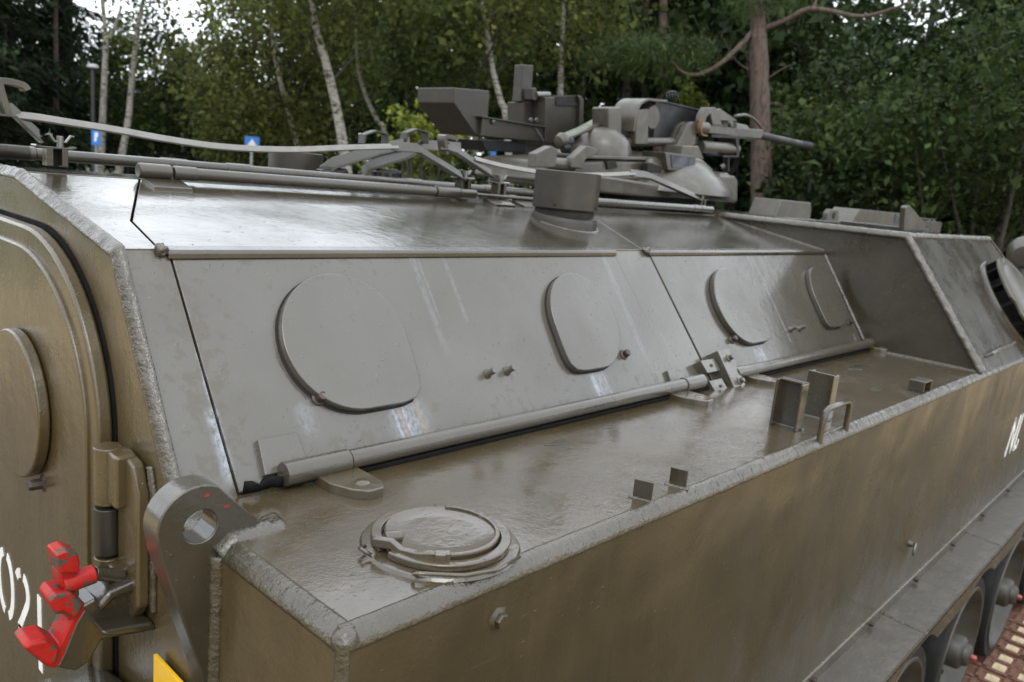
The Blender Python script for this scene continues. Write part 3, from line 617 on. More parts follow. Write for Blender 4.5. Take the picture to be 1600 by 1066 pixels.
# class plate and lamp bracket below the lug
prism('class_plate', [(-.012, -.776, .99), (-.012, -.776, .80), (-.012, -.93, .80), (-.012, -.93, .99)], (.006, 0, 0), M_YEL, veh, .001)
g = sub('lamp_bracket')
prism('bracket', [(-.14, y, z) for y, z in ((-.52, .72), (-.53, .845), (-.56, .868), (-.70, .888), (-.725, .87), (-.725, .72))], (.13, 0, 0), P_HULL, g, .012)

# ------------------------------------------------------------------ fender, wheels, track on the near side
FZt = .545; FO = -1.387
def fz(x): return sz(x) - .030
prism('fender_flange', [(.01, -HW - .004, sz(0)), (4.7, -HW - .004, sz(4.7)), (4.7, -HW - .004, fz(4.7)), (.01, -HW - .004, fz(0))], (0, .010, 0), P_SIDE, veh, .001)
WX = [2.77 - .735 * k for k in (3, 2, 1, 0, -1, -2)]; WZ, WR, WY = .185, .300, -1.362
bnds = [.02, 1.0, 2.10, 3.02, 4.0, 4.7]
for a, b in zip(bnds, bnds[1:]):
    g = sub('fender_panel')
    prism('panel_top', [(a + .002, -HW - .002, fz(a)), (b - .002, -HW - .002, fz(b)), (b - .002, FO, fz(b) - .006), (a + .002, FO, fz(a) - .006)], (0, 0, -.006), P_FEND, g, .001)
    if b < 4.7: weld('panel_seam', [(b, -HW - .003, fz(b)), (b, FO, fz(b) - .006)], .006, (0, 0, 1), P_WELD, g, .5, seed=b)
sk = [(.02, FZt - .006)]; x = .02
low = [];
xs = np.linspace(.02, 4.7, 313)
for q in xs:
    z = fz(q) - .075
    for wx in WX:
        d = abs(q - wx)
        if d < .34: z = max(z, WZ - .005 + math.sqrt(max(.345 ** 2 - d * d, 0)))
    low.append((q, min(z, fz(q) - .020)))
bm = bmesh.new(); A = []; B = []
for q, z in low:
    A.append([bm.verts.new((q, FO + o, fz(q) - .004)) for o in (0, .006)]); B.append([bm.verts.new((q, FO + o, z)) for o in (0, .006)])
for i in range(len(low) - 1):
    bm.faces.new((A[i][0], A[i + 1][0], B[i + 1][0], B[i][0])); bm.faces.new((A[i + 1][1], A[i][1], B[i][1], B[i + 1][1])); bm.faces.new((B[i][0], B[i + 1][0], B[i + 1][1], B[i][1])); bm.faces.new((A[i][0], A[i][1], A[i + 1][1], A[i + 1][0]))
obj('fender_skirt', bm, P_SIDE, veh, 0)
for x in np.arange(.3, 4.6, .42): lathe('fender_bolt', [(0, .010), (.008, .010), (.009, 0)], (x, -HW - .004, fz(x) + .014), (0, -1, 0), M_WRUST, veh, 6)
first = None
for i, wx in enumerate(WX):
    if first is None:
        g = sub('road_wheel'); g.location = (wx, WY, WZ)
        def wl(name, prof, mat):
            bm = bmesh.new(); a_lathe(bm, prof, (0, 0, 0), (0, -1, 0), 44); me_o = obj(name, bm, mat, None, 0, 1, True); me_o.parent = g
            m = me_o.modifiers.new('e', 'EDGE_SPLIT'); m.split_angle = R_(40); return me_o
        wl('tyre', [(.258, -.12), (WR - .006, -.12), (WR, -.10), (WR, -.012), (WR - .008, .0), (.258, .0)], M_TYRE)
        wl('rim', [(.260, -.004), (.254, .006), (.243, .004), (.226, -.026), (.160, -.070), (.095, -.055), (.080, -.045), (.0, -.045)], M_WHEEL)
        wl('hub', [(.066, -.05), (.064, .005), (.056, .015), (.044, .020), (.040, .034), (.030, .041), (0, .043)], M_WHEEL)
        wl('hub_plug', [(.012, .038), (.012, .056), (.009, .060), (0, .060)], M_RED)
        for k in range(8):
            bm = bmesh.new(); a_lathe(bm, [(0, .012), (.009, .012), (.010, -.04)], (.105 * math.cos(k * math.pi / 4), 0, .105 * math.sin(k * math.pi / 4)), (0, -1, 0), 6)
            o = obj('wheel_nut', bm, M_WHEEL, None); o.parent = g; o.location = (0, .048, 0)
        first = g
    else:
        g = first.copy(); COL.objects.link(g); g.location = (wx, WY, WZ)
        for ch in first.children:
            c = ch.copy(); COL.objects.link(c); c.parent = g
# inner wheel wall and track
prism('wheel_well', [(.02, -1.10, .10), (4.6, -1.10, .10), (4.6, -1.10, .50), (.02, -1.10, .45)], (0, .02, 0), M_DARK, veh, 0)
tr = sub('track'); tz = WZ - WR - .030; lm = pm = hm = None; TY = -1.41
def tlink(i, x):
    global lm, pm, hm
    if lm is None:
        bm = bmesh.new(); a_box(bm, (0, 0, 0), (.098, .36, .022)); a_box(bm, (-.045, 0, .008), (.022, .30, .026)); a_box(bm, (.045, 0, .004), (.020, .36, .020))
        for yy in (-.15, -.05, .05, .15): a_box(bm, (.0, yy, .014), (.100, .018, .014))
        lm = bpy.data.meshes.new('track_link'); bm.to_mesh(lm); bm.free(); lm.materials.append(M_RUSTY)
        bm = bmesh.new(); a_box(bm, (0, 0, 0), (.062, .052, .012)); pm = bpy.data.meshes.new('pad'); bmesh.ops.bevel(bm, geom=bm.edges[:], offset=.004, segments=1, affect='EDGES'); bm.to_mesh(pm); bm.free(); pm.materials.append(M_PAD)
        bm = bmesh.new(); a_prism(bm, [(-.028, -.009, 0), (.028, -.009, 0), (.012, -.009, .075), (-.006, -.009, .075)], (0, .018, 0)); hm = bpy.data.meshes.new('guide_horn'); bm.to_mesh(hm); bm.free(); hm.materials.append(M_RUSTY)
    L = bpy.data.objects.new('track_link', lm); COL.objects.link(L); L.parent = tr; L.location = (x, TY, tz + random.uniform(-.004, .004)); L.rotation_euler = (0, R_(random.uniform(-2.5, 2.5)), 0)
    for yy, me in ((-.10, pm), (.0, pm), (-.142, hm)):
        o = bpy.data.objects.new(me.name, me); COL.objects.link(o); o.parent = tr; o.location = (x + random.uniform(-.004, .004), TY + yy, L.location.z + .014)
# links are the track's pieces; each carries its pads
def flat_link(x):
    tlink(0, x)
for i in range(42): flat_link(-.12 + i * .118)

# ------------------------------------------------------------------ roof fittings
HY, HZ = -.118, 1.718                              # near hinge tube of the roof hatches
rh = sub('roof_hinge')
tube('hinge_rod', [(.322, HY, HZ), (.7, HY, HZ), (1.075, HY, HZ)], .0135, P_HULL, rh, 16)
tube('hinge_sleeve', [(.228, HY, HZ), (.300, HY, HZ)], .0165, P_HULL, rh, 16, .003); tube('hinge_sleeve', [(.304, HY, HZ), (.36, HY, HZ)], .0155, P_HULL, rh, 16, .003)
tube('hinge_sleeve', [(1.078, HY, HZ), (1.17, HY, HZ)], .0165, P_HULL, rh, 16, .003); tube('hinge_sleeve', [(1.173, HY, HZ), (1.24, HY, HZ)], .0135, P_HULL, rh, 16, .003)
prism('hinge_foot', [UPp(.236, -.115, .010), UPp(.320, -.115, .010), UPp(.320, -.185, .006), UPp(.236, -.185, .006)], (0, 0, -.010), P_HULL, rh, .002)
for x in (1.29, 1.42, 1.60): prism('hinge_foot', [UPp(x, -.10, .012), UPp(x + .09, -.10, .012), UPp(x + .09, -.16, .006), UPp(x, -.16, .006)], (0, 0, -.010), P_HULL, rh, .002)
tube('hinge_rod', [(1.24, HY + .01, HZ - .002), (1.75, HY + .01, HZ - .004)], .006, P_HULL, rh, 10)
tube('hinge_rod', [(1.60, HY, HZ + .004), (2.2, HY, HZ + .005), (2.66, HY, HZ + .006)], .0135, P_HULL, rh, 16)
for a, b in ((2.50, 2.54), (2.56, 2.60)): tube('hinge_sleeve', [(a, HY, HZ + .006), (b, HY, HZ + .006)], .0155, P_HULL, rh, 16, .003)
fh = sub('roof_hinge'); YH = .118
tube('hinge_sleeve', [(-.0, YH, HZ + .012), (.10, YH, HZ + .012)], .016, P_HULL, fh, 16, .003)
tube('hinge_rod', [(.10, YH, HZ + .012), (.7, YH, HZ + .012), (1.30, YH, HZ + .012), (1.78, YH, HZ + .012)], .0135, P_HULL, fh, 16)
for x in (.02, .55, 1.15, 1.5): tube('hinge_sleeve', [(x, YH, HZ + .012), (x + .07, YH, HZ + .012)], .016, P_HULL, fh, 16, .003)
rb = QY(272, 252, .42); g = sub('roof_box'); box('lid', (rb[0], .42, rb[2]), (.062, .07, .016), P_TUR, g, .006); box('body', (rb[0], .42, rb[2] - .045), (.056, .064, .078), P_HULL, g, .004)
# vent drum, on its skewed welded collar, and its twin beyond the ridge
vd = sub('vent_drum'); vx, vy = 1.432, -.318
lathe('drum', [(0, .172), (.094, .172), (.1005, .170), (.1005, .062), (.097, .058), (0, .058)], (vx, vy, 1.640), (0, 0, 1), P_MATT, vd, 56)
lathe('drum_neck', [(.090, .06), (.092, .048), (.090, .036)], (vx, vy, 1.640), (0, 0, 1), M_DARK, vd, 40)
lathe('collar', [(0, .046), (.086, .047), (.097, .043), (.103, .030), (.104, -.06), (0, -.06)], (vx, vy, 1.640), (-.03, -.10, 1), P_MATT, vd, 48)
weld('collar_weld', [tuple(UPp(vx + .108 * math.cos(a), vy + .108 * math.sin(a), .0)) for a in [math.pi * 1.02 + i * .1 for i in range(36)]], .0065, (0, -.2, 1), P_WELD, vd, .5, seed=51)
for px, py in ((847, 307), (922, 322)):
    d = Vector(QZ(px, py, 1.72)) - Vector((vx, vy, 0)); a = math.atan2(QY(px, py, vy - .08)[1] - vy, QY(px, py, vy - .08)[0] - vx)
    lathe('drum_rivet', [(0, .003), (.004, .002), (.005, 0)], (vx + .1005 * math.cos(a), vy + .1005 * math.sin(a), 1.712), (math.cos(a), math.sin(a), 0), M_DARK, vd, 8)
fd = sub('vent_drum')
c = QY(462, 255, .36); lathe('drum', [(0, .045), (.080, .045), (.083, .042), (.083, -.03), (.078, -.10), (0, -.10)], (c[0], .36, c[2] - .01), (0, 0, 1), P_MATT, fd, 40)

# stowage straps on bolted feet
def foot(x, y, z0, z1, parent, wing=True):
    b = z1 - z0
    for dx in (-.014, .014): box('foot_post', (x + dx, y, (z0 + z1) / 2), (.012, .034, b), P_HULL, parent, .002)
    box('foot_web', (x, y + .012, (z0 + z1) / 2), (.018, .006, b), M_DARK, parent, 0)
    bm = bmesh.new(); a_strip(bm, [(x - .040, y, z1 + .004), (x - .028, y, z1 + .001), (x + .026, y, z1 + .001), (x + .036, y, z1 + .005)], (0, 1, 0), .034, .004); obj('foot_cap', bm, P_HULL, parent, .001)
    if wing:
        tube('wing_bolt', [(x + .010, y, z1), (x + .010, y, z1 + .026)], .0065, M_STEEL, parent, 10)
        for s in (-1, 1):
            bm = bmesh.new(); a_strip(bm, [(x + .010, y, z1 + .016), (x + .010 + s * .010, y, z1 + .014), (x + .010 + s * .016, y, z1 + .022), (x + .010 + s * .020, y, z1 + .028), (x + .010 + s * .026, y, z1 + .027)], (0, 1, 0), .008, .003); obj('wing_nut', bm, M_STEEL, parent, 0)
def qp(pix, y): return [tuple(QY(a, b, y)) for a, b in pix]
def smoothp(P, k=6):
    P = [Vector(p) for p in P]; o = []
    for i in range(len(P) - 1):
        p0, p1, p2, p3 = P[max(i - 1, 0)], P[i], P[i + 1], P[min(i + 2, len(P) - 1)]
        for j in range(k):
            t = j / k; o.append(.5 * ((2 * p1) + (p2 - p0) * t + (2 * p0 - 5 * p1 + 4 * p2 - p3) * t * t + (3 * p1 - p0 - 3 * p2 + p3) * t ** 3))
    return o + [P[-1]]
def channel(parent, pix, y, wd=.030, name='channel', flip=1):
    P = qp(pix, y); bm = bmesh.new(); a_strip(bm, P, (0, .25, 1), wd * .8, .004)
    q = [Vector(p) + Vector((0, -.010, -wd * .38)) for p in P]; a_strip(bm, q, (0, 1, 0), .026, .004); return obj(name, bm, P_HULL, parent, .0008)
SYP = -.065
for nm, st, rear_ch, front_ch, feet, hooks in (
    ('stowage_strap', [(22, 180), (60, 184), (110, 192), (180, 203), (250, 216), (330, 228), (400, 233), (470, 234), (540, 231), (622, 229)], [(-14, 168), (20, 172), (62, 213)], [(612, 228), (650, 231), (722, 276)], [(86, 232, 260), (724, 280, 300)], [(13, 128, 172)]),
    ('stowage_strap', [(742, 248), (775, 257), (810, 264), (850, 270), (900, 273), (950, 273), (992, 271)], [(690, 226), (708, 232), (768, 272)], [(985, 270), (1010, 273), (1092, 309)], [(780, 287, 306), (1095, 312, 322)], [(698, 214, 236)])):
    g = sub(nm)
    bm = bmesh.new(); a_strip(bm, smoothp(qp(st, SYP)), (0, .62, .78), .017, .006); obj('strap', bm, M_PALE, g, .0012)
    channel(g, rear_ch, SYP, .032); channel(g, front_ch, SYP, .032)
    for a, t_, b_ in feet:
        p = QY(a, t_, SYP); foot(p[0], SYP, max(QY(a, b_, SYP)[2], 1.695), p[2], g)
    for a, t_, b_ in hooks:
        p0 = QY(a, t_, SYP); p1 = QY(a, b_, SYP); h = p0[2] - p1[2]
        bm = bmesh.new(); a_strip(bm, smoothp([(p0[0] + .030, SYP, p0[2] - h * .22), (p0[0] + .022, SYP, p0[2] - h * .06), (p0[0] - .006, SYP, p0[2]), (p0[0] - .018, SYP, p0[2] - h * .15), (p0[0] - .004, SYP, p1[2] - .01)], 4), (0, 1, 0), .034, .012); obj('hook_end', bm, P_TUR, g, .002)
FYP = .19
g = sub('stowage_strap')
for ch in ([(500, 268), (520, 254), (600, 231), (640, 222)], [(565, 270), (580, 256), (632, 240), (662, 226), (720, 230)]): channel(g, ch, FYP, .040, flip=-1)
for a, b in ((508, 268), (592, 270)):
    p = QY(a, b, FYP); foot(p[0] + .02, FYP, 1.67, p[2], g, False); box('foot_gusset', (p[0] + .03, FYP, p[2] - .01), (.10, .03, .05), M_GUN, g, .012)
for a, b in ((584, 211), (648, 208)):
    p = QY(a, b, FYP); bm = bmesh.new(); a_strip(bm, [(p[0] - .036, FYP + .01, p[2] - .030), (p[0] - .034, FYP + .01, p[2] - .004), (p[0] + .0, FYP, p[2] + .012), (p[0] + .036, FYP - .01, p[2] + .006), (p[0] + .038, FYP - .01, p[2] - .030)], (0, 1, 0), .034, .006); obj('hook_end', bm, P_MATT, g, .001)

# ------------------------------------------------------------------ cupola with machine gun
tu = sub('cupola')
def yp(name, pix, y, th, mat=P_TUR, bev=.004): return prism(name, qp(pix, y), (0, th, 0), mat, tu, bev)
yp('base_slab', [(938, 302), (1007, 309), (1153, 317), (1154, 281), (1149, 275), (1127, 274), (1121, 295), (1092, 295), (1020, 286), (938, 274)], .03, .62, P_TUR, .012)
yp('plinth', [(985, 304), (1118, 314), (1116, 328), (985, 320)], .08, .5, M_DARK, 0)
cc = QY(1000, 285, .34)
lathe('body', [(.44, .0), (.43, .03), (.36, .085), (.30, .135), (.285, .142), (0, .142)], (cc[0], cc[1], cc[2] - .03), (0, 0, 1), P_TUR, tu, 40)
yp('cast_cheek', [(1015, 288), (1018, 248), (1060, 240), (1100, 247), (1117, 262), (1124, 292)], .06, .42, P_TUR, .03)
yp('body_skirt', [(850, 285), (868, 252), (950, 248), (1040, 250), (1052, 285)], .10, .4, P_TUR, .02)
yp('body_rim', [(914, 243), (1020, 246), (1020, 251), (914, 248)], .092, .3, P_TUR, .003)
d = QY(938, 246, .24); rr = .132
lathe('hatch_dome', [(rr, -.03), (rr, .0), (rr * .97, rr * .30), (rr * .86, rr * .55), (rr * .66, rr * .76), (rr * .38, rr * .90), (0, rr * .96)], tuple(d), (0, 0, 1), P_TUR, tu, 36)
yp('vision_slot', [(1012, 255), (1016, 254), (1036, 262), (1033, 271), (1012, 268)], .056, .03, M_DARK, .002); yp('vision_slot', [(948, 252), (962, 251), (966, 262), (950, 265)], .09, .03, M_DARK, .002)
yp('vision_block', [(1039, 238), (1088, 244), (1086, 269), (1044, 266)], .035, .12, P_TUR, .003); yp('vision_glass', [(1049, 242), (1085, 247), (1084, 265), (1050, 262)], .032, .004, M_GLASS, 0)
yp('cast_block', [(1064, 247), (1068, 228), (1092, 228), (1101, 250)], .10, .10, P_TUR, .006); yp('front_boss', [(1118, 295), (1126, 272), (1140, 270), (1151, 280), (1151, 297)], .05, .35, P_TUR, .02)
lathe('lug_stud', [(0, .02), (.012, .018), (.014, 0)], tuple(QY(1127, 262, .06)), (.5, -.5, .6), P_TUR, tu, 12)
# hatch hinge arms behind the drum
yp('hinge_arm', [(836, 262), (838, 240), (846, 236), (862, 228), (872, 234), (868, 262)], .06, .04); yp('hinge_arm', [(893, 262), (897, 246), (918, 228), (932, 232), (936, 238), (915, 250), (910, 264)], .05, .04)
tube('hinge_drum', [tuple(QY(856, 255, .09)), tuple(QY(895, 258, .09))], .024, P_TUR, tu, 18); tube('lock_rod', [tuple(QY(872, 222, .16)), tuple(QY(905, 208, .22)), tuple(QY(950, 190, .3))], .010, P_TUR, tu, 10)
lathe('rod_knob', [(0, .03), (.022, .022), (.03, 0), (.022, -.022), (0, -.03)], tuple(QY(878, 219, .16)), (1, 0, .4), P_TUR, tu, 18)
for a, b in ((888, 222), (884, 231)): lathe('rod_knob', [(0, .022), (.016, .018), (.022, 0), (.016, -.018), (0, -.022)], tuple(QY(a, b, .15)), (1, 0, .4), M_GUN, tu, 14)
bm = bmesh.new(); P = [QY(a, b, y) for a, b, y in ((900, 212, .26), (928, 200, .30), (956, 184, .34), (958, 206, .36), (925, 212, .38))]
a_prism(bm, [tuple(p) for p in P], (.0, .10, .0)); obj('canvas_cover', bm, M_CLOTH, tu, .012)
# gun mount
yp('mount_block', [(950, 168), (972, 167), (972, 214), (951, 216)], .22, .09, P_TUR, .008)
bm = bmesh.new(); a_strip(bm, smoothp(qp([(972, 205), (975, 182), (982, 164), (994, 156), (1006, 157), (1024, 158)], .26), 4), (0, 1, 0), .13, .010); obj('mount_hood', bm, P_TUR, tu, .002)
yp('mount_post', [(995, 172), (1014, 170), (1013, 226), (993, 226)], .20, .05, P_TUR, .005); lathe('mount_roller', [(0, .03), (.05, .03), (.058, .02), (.058, -.05), (0, -.05)], tuple(QY(1012, 183, .26)), (0, -1, 0), P_TUR, tu, 24)
tube('cross_tube', [tuple(QY(950, 222, .24)), tuple(QY(1050, 222, .24))], .020, P_TUR, tu, 14)
yp('ammunition_box', [(1025, 155), (1099, 173), (1093, 214), (1021, 217)], .27, .20, M_GUN, .003); yp('box_lid', [(1024, 154), (1100, 172.5), (1100, 175), (1024, 157)], .262, .22, M_GUN, .001)
for k in range(5):
    a = 1041 + k * 4.2; tube('ring_sight_bar', [tuple(QY(a + (1043 - a) * .0 + 2, 160, .34)), tuple(QY(a, 146 - 2 * math.cos((k - 2) * .8), .34))], .004, M_GUN, tu, 6, 0)
tube('ring_sight_rim', qp([(1040, 147), (1045, 144), (1050, 143), (1056, 144), (1061, 148)], .34), .004, M_GUN, tu, 6, 0)
yp('yoke_arm', [(1047, 228), (1062, 196), (1070, 190), (1074, 194), (1056, 231)], .25, .03); yp('yoke_arm', [(1056, 232), (1074, 196), (1084, 190), (1090, 197), (1086, 226), (1076, 232)], .20, .035)
yp('yoke_plate', [(1091, 205), (1096, 180), (1103, 168), (1118, 168), (1126, 178), (1128, 196), (1114, 196), (1110, 178), (1104, 184), (1100, 208)], .19, .03)
tube('yoke_pin', [tuple(QY(1088, 198, .20)), tuple(QY(1102, 200, .20))], .03, P_TUR, tu, 16)
bm = bmesh.new(); a_strip(bm, smoothp(qp([(1097, 186), (1093, 200), (1095, 210), (1103, 212)], .18), 4), (0, 1, 0), .02, .008); obj('leather_strap', bm, M_LEATH, tu, 0)
yp('receiver_cover', [(1119, 172), (1126, 170), (1151, 187), (1152, 190), (1124, 189)], .20, .10, P_TUR, .004); yp('receiver', [(1102, 193), (1142, 196), (1142, 212), (1104, 208)], .20, .09, P_TUR, .004)
yp('feed_tray', [(1126, 190), (1152, 191), (1151, 201), (1128, 200)], .21, .10, M_GUN, .002); yp('receiver_front', [(1150, 192), (1168, 196), (1172, 202), (1150, 203)], .22, .06, M_STEEL, .004)
yp('barrel_support', [(1138, 199), (1194, 203), (1190, 217), (1140, 213)], .21, .06, P_TUR, .004); yp('buffer_tray', [(1112, 210), (1178, 214), (1178, 218), (1112, 215)], .20, .08, M_GUN, .002)
lathe('trunnion', [(0, .02), (.014, .018), (.016, 0)], tuple(QY(1139, 194, .19)), (0, -1, 0), P_TUR, tu, 12)
b0 = Vector(QY(1184, 211, .25)); b1 = Vector(QY(1252, 226, .25)); b2 = Vector(QY(1267, 229, .25))
gb = tube('gun_barrel', [b0, b0.lerp(b1, .5), b1], .021, M_GUN, tu, 20); 
bm = bmesh.new()
for k in range(4): a_tube(bm, [b1.lerp(b2, k * .25), b1.lerp(b2, k * .25 + .18)], .0225, 18)
a_tube(bm, [b1, b2], .018, 16); obj('muzzle', bm, M_GUN, tu, 0, 1, True)
tube('recoil_cylinder', [tuple(QY(1094, 229, .21)), tuple(QY(1150, 234, .21))], .030, P_TUR, tu, 20, .006); yp('cylinder_bracket', [(1150, 217), (1155, 217), (1155, 246), (1130, 246), (1130, 243), (1151, 243)], .18, .10, M_GUN, .001); tube('bracket_post', [tuple(QY(1135, 244, .25)), tuple(QY(1135, 268, .25))], .016, M_GUN, tu, 10)
tube('feed_hose', smoothp([tuple(QY(a, b, .36)) for a, b in ((1148, 182), (1165, 180), (1180, 188), (1192, 203))], 4), .008, P_TUR, tu, 8, 0)

# ------------------------------------------------------------------ collector box on its arm, beyond the cupola
cb = sub('case_collector')
def cp(name, pix, y, th, mat=P_MATT, bev=.004): return prism(name, qp(pix, y), (0, th, 0), mat, cb, bev)
CY = .50
cp('hopper', [(709, 137), (765, 142), (763, 183), (756, 213), (744, 212), (709, 161)], CY, .22)
cp('arm', [(754, 183), (853, 199), (853, 223), (752, 213)], CY - .02, .10); cp('arm_flange', [(753, 181.5), (853, 197.5), (853, 199.5), (753, 183.5)], CY - .035, .13, P_MATT, .001)
cp('under_tray', [(752, 219), (823, 222), (822, 240), (760, 236)], CY, .20, M_GUN)
cp('upright_panel', [(818, 160), (853, 158), (853, 199), (818, 196)], CY + .05, .10); cp('upright_box', [(852, 152), (908, 151), (911, 215), (902, 235), (852, 222)], CY - .03, .20)
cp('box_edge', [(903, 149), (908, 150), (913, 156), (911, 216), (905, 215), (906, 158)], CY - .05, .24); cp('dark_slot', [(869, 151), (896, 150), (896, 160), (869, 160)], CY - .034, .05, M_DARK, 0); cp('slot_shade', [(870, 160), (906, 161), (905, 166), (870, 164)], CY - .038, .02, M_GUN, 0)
cp('tall_plate', [(817, 101), (834, 102), (830, 160), (813, 159)], CY + .06, .05); tube('latch_rod', [tuple(QY(838, 148, CY)), tuple(QY(858, 148, CY))], .012, M_STEEL, cb, 10)
cp('pivot_clamp', [(832, 138), (838, 137), (842, 150), (838, 158), (832, 156)], CY, .05); cp('support_post', [(822, 225), (851, 228), (849, 268), (822, 264)], CY, .08); cp('arm_strut', [(836, 200), (838, 199), (852, 222), (850, 223)], CY - .024, .01, M_STEEL, 0)
for a in (770, 829, 838): lathe('rivet', [(0, .008), (.010, .006), (.012, 0)], tuple(QY(a, 190 if a < 800 else 188, CY - .022)), (0, -1, 0), P_HULL, cb, 10)
cp('roof_stanchion', [(806, 246), (814, 247), (812, 285), (806, 285)], CY + .3, .05, P_HULL, .002)
# ------------------------------------------------------------------ the wood
def leaf_mat(name, c1, c2, trans=.35):
    m = bpy.data.materials.new(name); m.use_nodes = True; t = m.node_tree; t.nodes.clear(); o = t.nodes.new('ShaderNodeOutputMaterial')
    g = t.nodes.new('ShaderNodeNewGeometry'); r = t.nodes.new('ShaderNodeValToRGB'); r.color_ramp.elements[0].color = (*c1, 1); r.color_ramp.elements[1].color = (*c2, 1)
    t.links.new(g.outputs['Random Per Island'], r.inputs[0])
    b = t.nodes.new('ShaderNodeBsdfPrincipled'); b.inputs['Roughness'].default_value = .6; b.inputs['Specular IOR Level'].default_value = .12; 
    nq = N(t); pv = t.nodes.new('ShaderNodeNewGeometry'); nq.co = pv.outputs['Position']; f = nq.ramp(nq.noise(.9, 3, .6), .32, .68, .40, 1.35)
    hv = t.nodes.new('ShaderNodeHueSaturation'); hv.inputs['Saturation'].default_value = .98; t.links.new(f, hv.inputs['Value']); t.links.new(nq.ramp(nq.noise(.5, 2), .3, .7, .485, .515), hv.inputs['Hue']); t.links.new(r.outputs[0], hv.inputs['Color']); t.links.new(hv.outputs[0], b.inputs['Base Color'])
    tr = t.nodes.new('ShaderNodeBsdfTranslucent'); t.links.new(hv.outputs[0], tr.inputs[0]); mx = t.nodes.new('ShaderNodeMixShader'); mx.inputs[0].default_value = trans
    t.links.new(b.outputs[0], mx.inputs[1]); t.links.new(tr.outputs[0], mx.inputs[2]); t.links.new(mx.outputs[0], o.inputs[0]); return m
def bark_mat(name, c1, c2, c3, scale, stretch, thr=(.5, .6), bump=.6):
    m, t, b = nodes(name); n = N(t)
    f = n.ramp(n.noise(scale, 4, .7, stretch), *thr); c = n.mix(n.noise(4, 4), c1, c2); n.set(b, Base_Color=n.mix(f, c, c3), Roughness=.85, Normal=n.bump(n.noise(scale * 1.5, 4, .7, stretch), bump, .02)); return m
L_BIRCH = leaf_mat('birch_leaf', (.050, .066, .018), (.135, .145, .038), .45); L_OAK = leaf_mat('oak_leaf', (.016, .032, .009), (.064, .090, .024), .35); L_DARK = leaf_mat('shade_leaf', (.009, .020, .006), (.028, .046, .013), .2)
L_YEL = leaf_mat('young_leaf', (.075, .11, .014), (.17, .19, .03)); L_PINE = leaf_mat('pine_needle', (.030, .052, .015), (.075, .105, .030), .15); L_SPR = leaf_mat('spruce_needle', (.010, .022, .010), (.026, .042, .015), .1)
B_BIRCH = bark_mat('birch_bark', (.22, .21, .18), (.31, .295, .26), (.035, .03, .024), 7, (1.3, 1.3, 4.5), (.50, .60), .4)
B_PINE = bark_mat('pine_bark', (.070, .048, .036), (.105, .073, .056), (.035, .026, .02), 14, (1.6, 1.6, .45), (.45, .62)); B_DARK = bark_mat('dark_bark', (.035, .029, .023), (.055, .045, .035), (.02, .016, .013), 14, (1.5, 1.5, .4))
def leaf_mesh(name, C, size, mat, asp=.55, up=.3, long_=False, dirs=None):
    """one small folded blade per centre"""
    C = np.asarray(C, float); n = len(C)
    d = rng.normal(size=(n, 3)) if dirs is None else dirs + rng.normal(size=(n, 3)) * .35
    d[:, 2] -= .25; d /= np.linalg.norm(d, axis=1)[:, None]
    q = rng.normal(size=(n, 3)); q[:, 2] += up * 3; s = np.cross(d, q); s /= np.linalg.norm(s, axis=1)[:, None] + 1e-9
    k = np.cross(s, d); sz = size * np.clip(rng.lognormal(-.08, .38, n), .35, 2.0)[:, None]
    V = np.stack([C, C + d * sz * .5 + s * sz * asp * .5 + k * sz * .10, C + d * sz, C + d * sz * .5 - s * sz * asp * .5 + k * sz * .10], 1).reshape(-1, 3)
    me = bpy.data.meshes.new(name); me.vertices.add(4 * n); me.vertices.foreach_set('co', V.astype(np.float32).ravel())
    me.loops.add(4 * n); me.loops.foreach_set('vertex_index', np.arange(4 * n, dtype=np.int32)); me.polygons.add(n)
    me.polygons.foreach_set('loop_start', np.arange(0, 4 * n, 4, dtype=np.int32)); me.polygons.foreach_set('loop_total', np.full(n, 4, np.int32)); me.update(); me.validate()
    me.materials.append(mat); return me
def clumps(cen, rad, M, K, shell=.45, cr=.16, flat=.55, droop=0):
    """leaf centres: M clumps spread through an ellipsoid, denser outside"""
    cen = np.array(cen, float); rad = np.array(rad, float); u = rng.normal(size=(M, 3)); u /= np.linalg.norm(u, axis=1)[:, None]
    r = (shell + (1 - shell) * rng.random(M) ** .6)[:, None]; c = cen + u * r * rad
    P = c[rng.integers(0, M, M * K)]; o = rng.normal(size=(M * K, 3)) * cr * rad.mean(); o[:, 2] *= flat; P = P + o
    if droop: P[:, 2] -= droop * np.abs(rng.normal(size=M * K))
    return P
def branchy(bm, base, top, n, spread, r0, seed, z0=.35, up=.5):
    rr = random.Random(seed); base = Vector(base); top = Vector(top)
    for i in range(n):
        f = z0 + (1 - z0) * i / n; p = base.lerp(top, f); a = rr.uniform(0, 6.283); L = spread * rr.uniform(.6, 1.1) * (1.15 - f * .6)
        e = p + Vector((math.cos(a) * L, math.sin(a) * L, L * up)); m = p.lerp(e, .5) + Vector((0, 0, L * .12)); a_tube(bm, [p, m, e], [r0 * (1 - f) * .6 + .012, r0 * (1 - f) * .4 + .009, .006], 6, False)
def trunk(name, P, r0, r1, mat, parent, lim=0, spread=1.0, seed=1, seg=12, z0=.35):
    P = smoothp(P, 4); k = len(P); bm = bmesh.new(); a_tube(bm, P, [r0 + (r1 - r0) * (i / (k - 1)) for i in range(k)], seg, True, .10)
    if lim: branchy(bm, P[0], P[-1], lim, spread, r0, seed, z0)
    return obj(name, bm, mat, parent, 0, 1, True)
def leafy(name, pts, size, mat, parent, **k):
    return link(name, leaf_mesh(name, pts, size, mat, **k), mat, parent)
